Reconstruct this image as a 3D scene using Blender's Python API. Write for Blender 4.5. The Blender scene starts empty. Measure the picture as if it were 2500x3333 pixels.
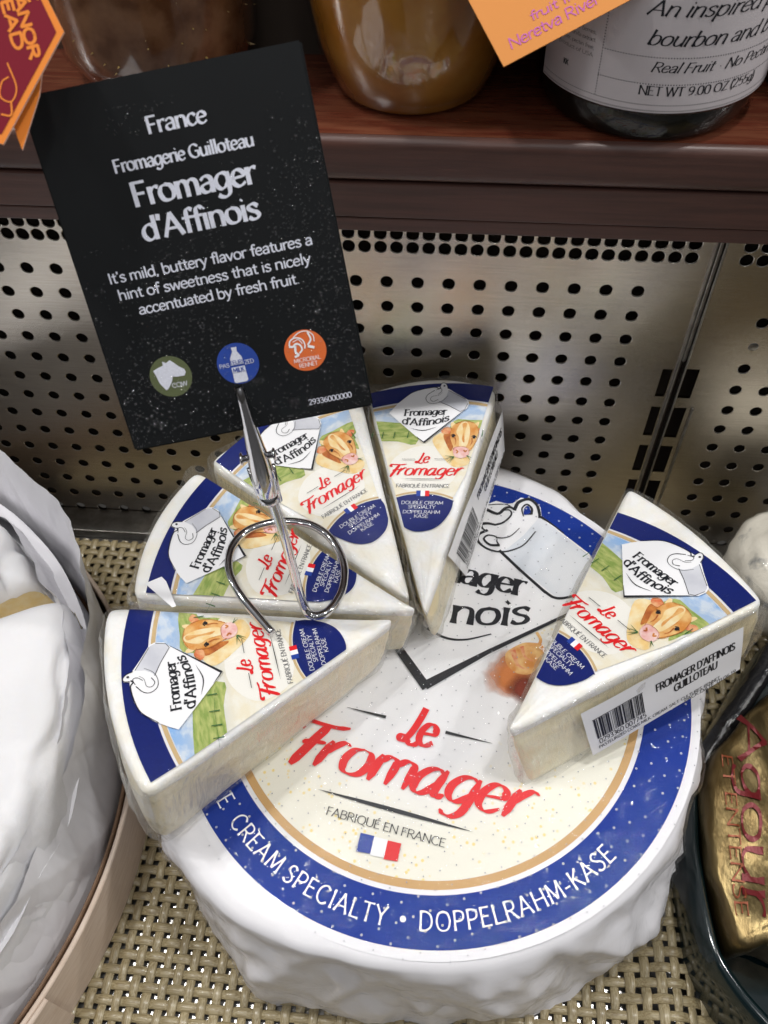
import bpy, bmesh, math, random
from mathutils import Vector, Matrix, noise
from mathutils.geometry import tessellate_polygon
# 1 unit = 1 cm.  Deck top z=0, perforated wall y=0, camera on the -y side.
sc = bpy.context.scene
sc.unit_settings.scale_length = 0.01
C = sc.collection
R_ = random.Random(7)
sin, cos, pi, rad = math.sin, math.cos, math.pi, math.radians

# ---------------- camera
cam = bpy.data.cameras.new("camera"); camo = bpy.data.objects.new("camera", cam); C.objects.link(camo)
cr = Vector((0.99618254, 0.08526531, -0.01871302)); cd = Vector((0.05596601, -0.78833601, -0.61269416)); cf = Vector((-0.06699371, 0.60930793, -0.79009853))
m = Matrix((cr, -cd, -cf)).transposed().to_4x4(); m.translation = Vector((1.4981, -27.8656, 37.4483))
camo.matrix_world = m
cam.sensor_fit = 'VERTICAL'; cam.sensor_height = 36; cam.lens = 2900 / 3333 * 36
cam.clip_start = .5; cam.clip_end = 2000
cam.dof.use_dof = True; cam.dof.focus_distance = 31; cam.dof.aperture_fstop = 0.28
sc.camera = camo
# ---------------- world + lamps
w = bpy.data.worlds.new("World"); sc.world = w; w.use_nodes = True
nt = w.node_tree; bg = nt.nodes['Background']
tc = nt.nodes.new('ShaderNodeTexCoord'); sx = nt.nodes.new('ShaderNodeSeparateXYZ'); rp = nt.nodes.new('ShaderNodeValToRGB')
nt.links.new(tc.outputs['Generated'], sx.inputs[0]); nt.links.new(sx.outputs[2], rp.inputs[0]); nt.links.new(rp.outputs[0], bg.inputs[0])
rp.color_ramp.elements[0].color = (.16, .15, .14, 1); rp.color_ramp.elements[0].position = 0
rp.color_ramp.elements[1].color = (1, 1, 1.04, 1); rp.color_ramp.elements[1].position = .8
bg.inputs[1].default_value = 0.26
def lamp(name, kind, loc, target, energy, size, color=(1, .985, .96), cone=None):
    l = bpy.data.lights.new(name, kind); l.energy = energy; l.color = color
    if kind == 'AREA': l.shape = 'DISK'; l.size = size
    else: l.shadow_soft_size = size
    if cone: l.spot_size = rad(cone); l.spot_blend = .45
    o = bpy.data.objects.new(name, l); C.objects.link(o); o.location = loc
    o.rotation_euler = (Vector(target) - Vector(loc)).to_track_quat('-Z', 'Y').to_euler(); return o
# a row of small ceiling spots above the case (they give the steep, layered shadows), then added fill lamps
for lx, le in ((-120, 80000), (-62, 66000), (-30, 88000), (22, 92000), (70, 84000), (125, 90000)):
    lamp('ceiling_spot', 'SPOT', (lx, -8.5, 106 - abs(lx) * .15), (lx * .06, -14, 6), le, 2.2, cone=42)
for lx, ly, lz, le in ((-95, -60, 130, 8000), (-40, -95, 150, 8000), (35, -110, 140, 8000), (95, -55, 125, 8000), (10, -60, 170, 9000), (-10, -150, 120, 7000), (60, -150, 110, 6000)):
    lamp('fill_lamp', 'AREA', (lx, ly, lz), (0, -14, 6), le * .65, 9)  # small unseen lamps added for glints in the film and softer light
lamp('fill_lamp', 'AREA', (-4, -75, 120), (0, -14, 6), 7000, 60, (.97, .98, 1))  # broad unseen lamp added as soft fill from the front
sc.view_settings.view_transform = 'Standard'; sc.view_settings.look = 'None'; sc.view_settings.exposure = 0.1; sc.view_settings.gamma = 1
sc.cycles.max_bounces = 10; sc.cycles.transparent_max_bounces = 16; sc.cycles.sample_clamp_indirect = 6
sc.cycles.use_denoising = True

# ---------------- materials
def hexc(h):
    v = [int(h[i:i + 2], 16) / 255 for i in (0, 2, 4)]
    return tuple((x / 12.92 if x <= .04045 else ((x + .055) / 1.055) ** 2.4) for x in v) + (1,)
def mat(name, col, rough=.5, metal=0, coat=0, var=0, vscale=3, bump=0, bscale=20, col2=None, sss=0, stretch=(1, 1, 1), coatr=.08, trans=0, spec=.5, detail=4, sharp=0, mid=.5):
    m = bpy.data.materials.new(name); m.use_nodes = True; n = m.node_tree; N = n.nodes; L = n.links; b = N['Principled BSDF']
    col = hexc(col) if isinstance(col, str) else tuple(col) + (1,) * (4 - len(col))
    b.inputs['Base Color'].default_value = col; b.inputs['Roughness'].default_value = rough; b.inputs['Metallic'].default_value = metal
    b.inputs['Coat Weight'].default_value = coat; b.inputs['Coat Roughness'].default_value = coatr; b.inputs['Specular IOR Level'].default_value = spec
    if trans: b.inputs['Transmission Weight'].default_value = trans
    if sss:
        b.inputs['Subsurface Weight'].default_value = sss; b.inputs['Subsurface Radius'].default_value = (1, .8, .6); b.inputs['Subsurface Scale'].default_value = .25
    if var or bump or col2:
        t = N.new('ShaderNodeTexCoord'); mp = N.new('ShaderNodeMapping'); mp.inputs['Scale'].default_value = stretch; L.new(t.outputs['Object'], mp.inputs[0])
    if var or col2:
        no = N.new('ShaderNodeTexNoise'); no.inputs['Scale'].default_value = vscale; no.inputs['Detail'].default_value = detail; L.new(mp.outputs[0], no.inputs[0])
        cr_ = N.new('ShaderNodeValToRGB'); L.new(no.outputs[0], cr_.inputs[0])
        c2 = (hexc(col2) if isinstance(col2, str) else col2) if col2 else tuple(c * (1 - var) for c in col[:3]) + (1,)
        cr_.color_ramp.elements[0].position = mid - .15 + sharp; cr_.color_ramp.elements[1].position = mid + .15 - sharp
        cr_.color_ramp.elements[0].color = c2; cr_.color_ramp.elements[1].color = col
        L.new(cr_.outputs[0], b.inputs['Base Color'])
    if bump:
        n2 = N.new('ShaderNodeTexNoise'); n2.inputs['Scale'].default_value = bscale; n2.inputs['Detail'].default_value = 5; L.new(mp.outputs[0], n2.inputs[0])
        bp = N.new('ShaderNodeBump'); bp.inputs['Strength'].default_value = bump; bp.inputs['Distance'].default_value = .1; L.new(n2.outputs[0], bp.inputs['Height']); L.new(bp.outputs[0], b.inputs['Normal'])
    return m
def film_mat(name, amount=.09, bscale=6, bump=.5, rough=.06, stretch=(1, 1, 1), haze=.0, streak=0):
    m = bpy.data.materials.new(name); m.use_nodes = True; n = m.node_tree; N = n.nodes; L = n.links
    for q in list(N):
        if q.type != 'OUTPUT_MATERIAL': N.remove(q)
    out = [q for q in N if q.type == 'OUTPUT_MATERIAL'][0]
    tr = N.new('ShaderNodeBsdfTransparent'); gl = N.new('ShaderNodeBsdfGlossy'); gl.inputs['Roughness'].default_value = rough
    fr = N.new('ShaderNodeLayerWeight'); fr.inputs[0].default_value = .5; pw_ = N.new('ShaderNodeMath'); pw_.operation = 'POWER'; pw_.inputs[1].default_value = 4; L.new(fr.outputs['Facing'], pw_.inputs[0])
    ad = N.new('ShaderNodeMath'); ad.operation = 'MULTIPLY_ADD'; ad.inputs[1].default_value = .38; ad.inputs[2].default_value = amount; ad.use_clamp = True
    t = N.new('ShaderNodeTexCoord'); mp = N.new('ShaderNodeMapping'); mp.inputs['Scale'].default_value = stretch; L.new(t.outputs['Object'], mp.inputs[0])
    no = N.new('ShaderNodeTexNoise'); no.inputs['Scale'].default_value = bscale; no.inputs['Detail'].default_value = 6; no.inputs['Distortion'].default_value = 1.2; L.new(mp.outputs[0], no.inputs[0])
    bp = N.new('ShaderNodeBump'); bp.inputs['Strength'].default_value = min(1, bump); bp.inputs['Distance'].default_value = .15 * max(1, bump); L.new(no.outputs[0], bp.inputs['Height'])
    for q in (gl, fr): L.new(bp.outputs[0], q.inputs['Normal'])
    mx = N.new('ShaderNodeMixShader'); L.new(pw_.outputs[0], ad.inputs[0]); L.new(ad.outputs[0], mx.inputs[0])
    if haze:
        df = N.new('ShaderNodeBsdfDiffuse'); df.inputs[0].default_value = (.9, .9, .9, 1); mh = N.new('ShaderNodeMixShader'); mh.inputs[0].default_value = haze
        L.new(tr.outputs[0], mh.inputs[1]); L.new(df.outputs[0], mh.inputs[2]); L.new(mh.outputs[0], mx.inputs[1])
    else: L.new(tr.outputs[0], mx.inputs[1])
    if streak:  # white streaks painted in for light caught on the film's creases
        n3 = N.new('ShaderNodeTexNoise'); n3.inputs['Scale'].default_value = 2.6; n3.inputs['Detail'].default_value = 7; n3.inputs['Roughness'].default_value = .62; n3.inputs['Distortion'].default_value = .8
        m3 = N.new('ShaderNodeMapping'); m3.inputs['Scale'].default_value = (.8, 1.2, 1.6); m3.inputs['Rotation'].default_value = (.4, .3, .6); L.new(t.outputs['Object'], m3.inputs[0]); L.new(m3.outputs[0], n3.inputs[0])
        r3 = N.new('ShaderNodeValToRGB'); e3 = r3.color_ramp.elements; e3[0].position = .485; e3[0].color = (0, 0, 0, 1); e3[1].position = .5; e3[1].color = (1, 1, 1, 1); q3 = e3.new(.515); q3.color = (0, 0, 0, 1); L.new(n3.outputs[0], r3.inputs[0]); n4 = N.new('ShaderNodeTexNoise'); n4.inputs['Scale'].default_value = .45; L.new(t.outputs['Object'], n4.inputs[0]); r4 = N.new('ShaderNodeValToRGB'); r4.color_ramp.elements[0].position = .52; r4.color_ramp.elements[1].position = .62; L.new(n4.outputs[0], r4.inputs[0]); p4 = N.new('ShaderNodeMath'); p4.operation = 'MULTIPLY'; L.new(r3.outputs[0], p4.inputs[0]); L.new(r4.outputs[0], p4.inputs[1])
        k3 = N.new('ShaderNodeMath'); k3.operation = 'MULTIPLY'; k3.inputs[1].default_value = streak; L.new(p4.outputs[0], k3.inputs[0])
        d3 = N.new('ShaderNodeBsdfDiffuse'); d3.inputs[0].default_value = (.9, .9, .88, 1); x3 = N.new('ShaderNodeMixShader'); L.new(k3.outputs[0], x3.inputs[0])
        L.new(mx.outputs[0], x3.inputs[1]); L.new(d3.outputs[0], x3.inputs[2]); mx = x3; L.new(gl.outputs[0], [q for q in N if q.type == 'MIX_SHADER'][0].inputs[2]); L.new(mx.outputs[0], out.inputs[0]); return m
    L.new(gl.outputs[0], mx.inputs[2]); L.new(mx.outputs[0], out.inputs[0]); return m
M = dict(
    rind=mat('rind', (.88, .875, .86), .5, bump=.55, bscale=3.5, col2=(.86, .81, .68, 1), vscale=.9, mid=.40, sss=.2),
    rind_edge=mat('rind_edge', (.86, .79, .60), .4, bump=.4, bscale=3, col2=(.87, .85, .78, 1), vscale=1.0, sss=.2),
    paste=mat('paste', (.90, .83, .61), .32, bump=.15, bscale=1.2, col2=(.88, .77, .50, 1), vscale=.9, sss=.3, stretch=(1, 1, 2)),
    glow=mat('pale_ground_print', (.85, .83, .77), .4), paper=mat('label_paper', (.79, .785, .815), .38), white=mat('white_print', (.86, .86, .88), .4),
    blue=mat('blue_print', (.008, .018, .15), .32, var=.1, vscale=8), ringblue=mat('ring_blue_print', (.005, .032, .27), .5, spec=.15),
    navy=mat('navy_print', (.012, .028, .2), .32), tan=mat('tan_print', (.55, .33, .13), .4), tan2=mat('pale_tan_print', (.58, .42, .22), .4),
    red=mat('red_print', (.72, .015, .02), .35), black=mat('black_print', (.012, .013, .018), .4), grey=mat('grey_print', (.10, .10, .11), .45),
    fblue=mat('flag_blue', (.015, .05, .32), .4), lgrey=mat('pale_grey_print', (.55, .56, .6), .4, var=.2, vscale=1.2), pail=mat('pail_print', (.74, .75, .79), .4, col2=(.5, .51, .57, 1), vscale=.6),
    hide=mat('cow_hide_print', (.62, .24, .05), .4, col2=(.78, .50, .20, 1), vscale=2.4), hide2=mat('cow_brown_print', (.36, .09, .025), .4, col2=(.6, .22, .05, 1), vscale=4), cream=mat('cow_cream_print', (.84, .72, .46), .4, col2=(.8, .55, .22, 1), vscale=2.5),
    pink=mat('cow_pink_print', (.74, .36, .33), .4, col2=(.82, .6, .56, 1), vscale=4), ear=mat('cow_ear_print', (.66, .17, .07), .4, col2=(.75, .4, .2, 1), vscale=5), leaf=mat('leaf_print', (.04, .13, .04), .4),
    chalk=mat('chalk_print', (.72, .74, .84), .5, var=.15, vscale=30), cardm=mat('slate_card', (.0075, .0085, .0095), .5, bump=.04, bscale=30, spec=.2), 
    green=mat('olive_print', (.105, .125, .055), .45), dblue=mat('disc_blue_print', (.02, .06, .33), .45), orange=mat('disc_orange_print', (.72, .15, .035), .45),
    drop=film_mat('water_drop', .12, 1, 0, .04),
    chrome=mat('chrome', (.66, .66, .68), .07, 1, bump=.02, bscale=6), sleeve=film_mat('clear_sleeve', .12, 8, .15, .04),
    steel=mat('brushed_steel', (.56, .52, .46), .20, 1, var=.14, vscale=1.1, bump=.10, bscale=9, stretch=(.5, 1, 14)),
    steel2=mat('worn_steel', (.34, .33, .31), .34, 1, var=.3, vscale=2, bump=.08, bscale=9),
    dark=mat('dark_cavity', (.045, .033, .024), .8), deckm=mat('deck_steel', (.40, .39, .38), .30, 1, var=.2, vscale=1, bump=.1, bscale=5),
    wood=mat('cherry_wood', (.15, .050, .026), .24, coat=.5, coatr=.16, col2=(.10, .022, .012, 1), vscale=2.2, stretch=(.25, 2, 2), bump=.05, bscale=6),
    woodf=mat('brown_laminate', (.10, .048, .038), .38, col2=(.070, .036, .030, 1), vscale=2.5, stretch=(.12, 1, 2.5), bump=.08, bscale=9),
    strand=mat('woven_vinyl', (.44, .37, .22), .3, col2=(.25, .19, .095, 1), vscale=2.4, stretch=(.35, 9, 9), bump=.15, bscale=5, coat=.3, coatr=.15),
    strand2=mat('woven_vinyl_cross', (.47, .40, .25), .3, col2=(.26, .20, .10, 1), vscale=2.4, stretch=(9, .35, 9), bump=.15, bscale=5, coat=.3, coatr=.15),
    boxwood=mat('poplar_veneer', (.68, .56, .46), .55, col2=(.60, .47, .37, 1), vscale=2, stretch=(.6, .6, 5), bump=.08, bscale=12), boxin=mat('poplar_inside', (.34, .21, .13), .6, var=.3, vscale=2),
    tissue=mat('waxed_paper', (.78, .772, .80), .5, bump=.06, bscale=2.5, coat=.08, coatr=.3), brie=mat('brie_rind', (.75, .745, .76), .55, bump=.25, bscale=2.2, sss=.15, coat=.08, coatr=.3),
    yellow=mat('brie_paste', (.78, .62, .30), .4, bump=.2, bscale=6, sss=.2, col2=(.8, .68, .42, 1)), beige=mat('rind_stain', (.66, .55, .42), .5, var=.3, vscale=5),
    gold=mat('gold_foil', (.22, .165, .075), .30, .9, bump=.25, bscale=5, stretch=(1.8, .5, 1), col2=(.15, .10, .04, 1), vscale=.8), foilred=mat('foil_red_print', (.15, .012, .015), .35, .3), foilrust=mat('foil_rust_print', (.25, .06, .02), .4, .3),
    teal=mat('teal_tray', (.002, .010, .012), .12, coat=.5), blk=mat('black_tray', (.012, .012, .014), .2, bump=.3, bscale=6),
    bluech=mat('blue_cheese_paste', (.70, .66, .57), .35, col2=(.05, .07, .10, 1), vscale=.8, sharp=.08, mid=.35, bump=.3, bscale=6, coat=.5), 
    amber=mat('amber_preserve', (.40, .19, .035), .12, coat=1, coatr=.03, col2=(.27, .10, .012, 1), vscale=.5), brownjam=mat('brown_preserve', (.20, .10, .05), .14, coat=1, coatr=.03, col2=(.10, .04, .016, 1), vscale=1.2), blackjam=mat('dark_berry_preserve', (.006, .007, .006), .2, bump=.4, bscale=3, spec=.25),
    jlabel=mat('jar_label', (.60, .56, .58), .5), seed=mat('seed_yellow', (.30, .20, .06), .4), cap=mat('jar_cap', (.02, .02, .02), .3, .5),
    tagred=mat('tag_crimson', (.15, .008, .018), .6, spec=.08), tagor=mat('tag_orange', (.62, .19, .03), .6, spec=.1), tagedge=mat('tag_card_edge', (.8, .52, .42), .6), tag2=mat('orange_card', (.58, .235, .065), .6, spec=.1), ink=mat('magenta_ink', (.42, .06, .30), .5),
    film=film_mat('plastic_wrap', .03, 1.4, .5, .05, (1, 1, 1), .0), film2=film_mat('taut_plastic_wrap', .11, 3.6, 2.2, .07, (1, 1, .16), .08, 0), wfilm=film_mat('wheel_wrap', .025, 1.3, .8, .04),
    dot=mat('perforation_ring', (.55, .56, .62), .5), hole=mat('perforation_hole', (.16, .16, .17), .6), groutk=mat('shadow_gap', (.012, .010, .009), .8), backdark=mat('dark_backing', (.03, .02, .016), .7))

def scenic(name, pal, scale=1.0):
    # watercolour print: bands by the label's own height, edges broken by noise
    m = bpy.data.materials.new(name); m.use_nodes = True; n = m.node_tree; N = n.nodes; L = n.links; b = N['Principled BSDF']; b.inputs['Roughness'].default_value = .38
    t = N.new('ShaderNodeTexCoord'); s = N.new('ShaderNodeSeparateXYZ'); L.new(t.outputs['Object'], s.inputs[0])
    no = N.new('ShaderNodeTexNoise'); no.inputs['Scale'].default_value = 1.5; no.inputs['Detail'].default_value = 5; L.new(t.outputs['Object'], no.inputs[0])
    a = N.new('ShaderNodeMath'); a.operation = 'MULTIPLY_ADD'; a.inputs[1].default_value = .42; L.new(no.outputs[0], a.inputs[0]); L.new(s.outputs[1], a.inputs[2])
    mr = N.new('ShaderNodeMapRange'); mr.inputs['From Min'].default_value = -1 + .21; mr.inputs['From Max'].default_value = 4.2 + .21; L.new(a.outputs[0], mr.inputs[0])
    r = N.new('ShaderNodeValToRGB'); L.new(mr.outputs[0], r.inputs[0]); E = r.color_ramp.elements
    for k, (y, c) in enumerate(pal):
        e = E[k] if k < 2 else E.new(.5); e.position = (y + 1) / 5.2; e.color = c + (1,)
    # patchy white clouds / strokes
    n2 = N.new('ShaderNodeTexNoise'); n2.inputs['Scale'].default_value = 1.3; n2.inputs['Detail'].default_value = 3; mp = N.new('ShaderNodeMapping'); mp.inputs['Scale'].default_value = (1, 1.6, 1); mp.inputs['Location'].default_value = (3.1, 1.7, 0)
    L.new(t.outputs['Object'], mp.inputs[0]); L.new(mp.outputs[0], n2.inputs[0])
    r2 = N.new('ShaderNodeValToRGB'); r2.color_ramp.elements[0].position = .47; r2.color_ramp.elements[1].position = .62; L.new(n2.outputs[0], r2.inputs[0])
    mx = N.new('ShaderNodeMix'); mx.data_type = 'RGBA'; mx.inputs[7].default_value = (.84, .84, .80, 1)
    sc_ = N.new('ShaderNodeMath'); sc_.operation = 'MULTIPLY'; sc_.inputs[1].default_value = .55; L.new(r2.outputs[0], sc_.inputs[0]); L.new(sc_.outputs[0], mx.inputs[0]); L.new(r.outputs[0], mx.inputs[6])
    L.new(mx.outputs[2], b.inputs['Base Color']); return m
cr0 = (.80, .74, .58)
M['scene'] = scenic('watercolour_print', [(-1, cr0), (1.55, cr0), (1.8, (.50, .52, .20)), (2.05, (.20, .30, .06)), (2.5, (.38, .46, .14)), (2.85, (.60, .63, .30)), (3.0, (.80, .84, .84)), (3.35, (.36, .58, .84)), (3.9, (.20, .42, .78))])
M['field'] = mat('meadow_print', (.24, .34, .08), .4, col2=(.48, .52, .18, 1), vscale=3, stretch=(.7, 2.5, 1))
def speckled():
    m = bpy.data.materials.new('speckled_print'); m.use_nodes = True; n = m.node_tree; N = n.nodes; L = n.links; b = N['Principled BSDF']; b.inputs['Roughness'].default_value = .3
    t = N.new('ShaderNodeTexCoord'); v = N.new('ShaderNodeTexVoronoi'); v.inputs['Scale'].default_value = 3.6; L.new(t.outputs['Object'], v.inputs[0])
    r = N.new('ShaderNodeValToRGB'); r.color_ramp.elements[0].position = .16; r.color_ramp.elements[0].color = (1, 1, 1, 1); r.color_ramp.elements[1].position = .24; r.color_ramp.elements[1].color = (0, 0, 0, 1); L.new(v.outputs[0], r.inputs[0])
    no = N.new('ShaderNodeTexNoise'); no.inputs['Scale'].default_value = .55; L.new(t.outputs['Object'], no.inputs[0])
    r2 = N.new('ShaderNodeValToRGB'); r2.color_ramp.elements[0].position = .42; r2.color_ramp.elements[1].position = .5; L.new(no.outputs[0], r2.inputs[0])
    ln = N.new('ShaderNodeVectorMath'); ln.operation = 'LENGTH'; L.new(t.outputs['Object'], ln.inputs[0])
    rr = N.new('ShaderNodeMapRange'); rr.inputs[1].default_value = 3.4; rr.inputs[2].default_value = 6.2; L.new(ln.outputs[1], rr.inputs[0])
    mu = N.new('ShaderNodeMath'); mu.operation = 'MULTIPLY'; L.new(r.outputs[0], mu.inputs[0]); L.new(r2.outputs[0], mu.inputs[1])
    m3 = N.new('ShaderNodeMath'); m3.operation = 'MULTIPLY'; L.new(mu.outputs[0], m3.inputs[0]); L.new(rr.outputs[0], m3.inputs[1])
    bs = N.new('ShaderNodeMix'); bs.data_type = 'RGBA'; bs.inputs[6].default_value = (.80, .80, .82, 1); bs.inputs[7].default_value = (.82, .80, .70, 1); L.new(rr.outputs[0], bs.inputs[0])
    mx = N.new('ShaderNodeMix'); mx.data_type = 'RGBA'; mx.inputs[7].default_value = (.86, .70, .30, 1); L.new(m3.outputs[0], mx.inputs[0]); L.new(bs.outputs[2], mx.inputs[6])
    L.new(mx.outputs[2], b.inputs['Base Color']); return m
M['speck'] = speckled()

# ---------------- object helpers
def mesh(name, V, F, mats, smooth=False, mi=None):
    me = bpy.data.meshes.new(name); me.from_pydata([tuple(v) for v in V], [], F)
    for q in (mats if isinstance(mats, (list, tuple)) else [mats]): me.materials.append(q)
    if mi: me.polygons.foreach_set('material_index', mi)
    if smooth: me.polygons.foreach_set('use_smooth', [True] * len(F))
    me.update(); return me
def obj(name, me, parent=None, loc=None, M4=None):
    o = bpy.data.objects.new(name, me); C.objects.link(o)
    if parent: o.parent = parent
    if M4 is not None: o.matrix_basis = M4
    elif loc is not None: o.location = loc
    return o
def thing(name, label, cat, M4=None, group=None, loc=None):
    o = obj(name, None, None, loc, M4); o.empty_display_size = .5; o['label'] = label; o['category'] = cat
    if group: o['group'] = group
    return o
def fixn(me):
    b = bmesh.new(); b.from_mesh(me); bmesh.ops.recalc_face_normals(b, faces=b.faces); b.to_mesh(me); b.free(); return me
def box(x0, x1, y0, y1, z0, z1, bev=0, seg=2):
    b = bmesh.new(); bmesh.ops.create_cube(b, size=1)
    for v in b.verts: v.co = Vector((x0 + (v.co.x + .5) * (x1 - x0), y0 + (v.co.y + .5) * (y1 - y0), z0 + (v.co.z + .5) * (z1 - z0)))
    if bev: bmesh.ops.bevel(b, geom=list(b.edges), offset=bev, segments=seg, affect='EDGES', profile=.6)
    return b
def bobj(name, b, m, parent=None, smooth=False, **k):
    me = bpy.data.meshes.new(name); b.to_mesh(me); b.free(); me.materials.append(m)
    if smooth: me.polygons.foreach_set('use_smooth', [True] * len(me.polygons))
    return obj(name, me, parent, **k)
def grid_faces(nu, nv, wrap=False):
    F = []
    for j in range(nv - 1):
        for i in range(nu if wrap else nu - 1):
            a = j * nu + i; b = j * nu + (i + 1) % nu; F.append((a, b, b + nu, a + nu))
    return F
def tube(path, rads, seg=12, cap=True):
    P = [Vector(p) for p in path]; V = []; n = None
    for i, p in enumerate(P):
        t = (P[min(i + 1, len(P) - 1)] - P[max(i - 1, 0)]).normalized()
        if n is None: n = t.orthogonal().normalized()
        n = (n - t * n.dot(t)).normalized(); bn = t.cross(n); r = rads[i] if isinstance(rads, (list, tuple)) else rads
        for k in range(seg):
            a = 2 * pi * k / seg; V.append(p + (n * cos(a) + bn * sin(a)) * r)
    F = grid_faces(seg, len(P), True)
    if cap: F.append(tuple(range(seg))[::-1]); F.append(tuple(range(len(V) - seg, len(V))))
    return V, F
def lathe(prof, seg=64):
    V = [(r * cos(2 * pi * k / seg), r * sin(2 * pi * k / seg), z) for r, z in prof for k in range(seg)]
    return V, grid_faces(seg, len(prof), True)
def crom(P, n=6, closed=False):
    P = [Vector(p) for p in P]; out = []; N = len(P)
    if N == 2 and not closed: return [P[0].lerp(P[1], i / 4) for i in range(5)]
    for i in range(N if closed else N - 1):
        p1, p2 = P[i], P[(i + 1) % N]; p0 = P[(i - 1) % N] if closed or i > 0 else p1 * 2 - p2; p3 = P[(i + 2) % N] if closed or i < N - 2 else p2 * 2 - p1
        for k in range(n):
            t = k / n; out.append(.5 * ((2 * p1) + (p2 - p0) * t + (2 * p0 - 5 * p1 + 4 * p2 - p3) * t * t + (3 * p1 - p0 - 3 * p2 + p3) * t ** 3))
    if not closed: out.append(P[-1])
    return out

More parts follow.
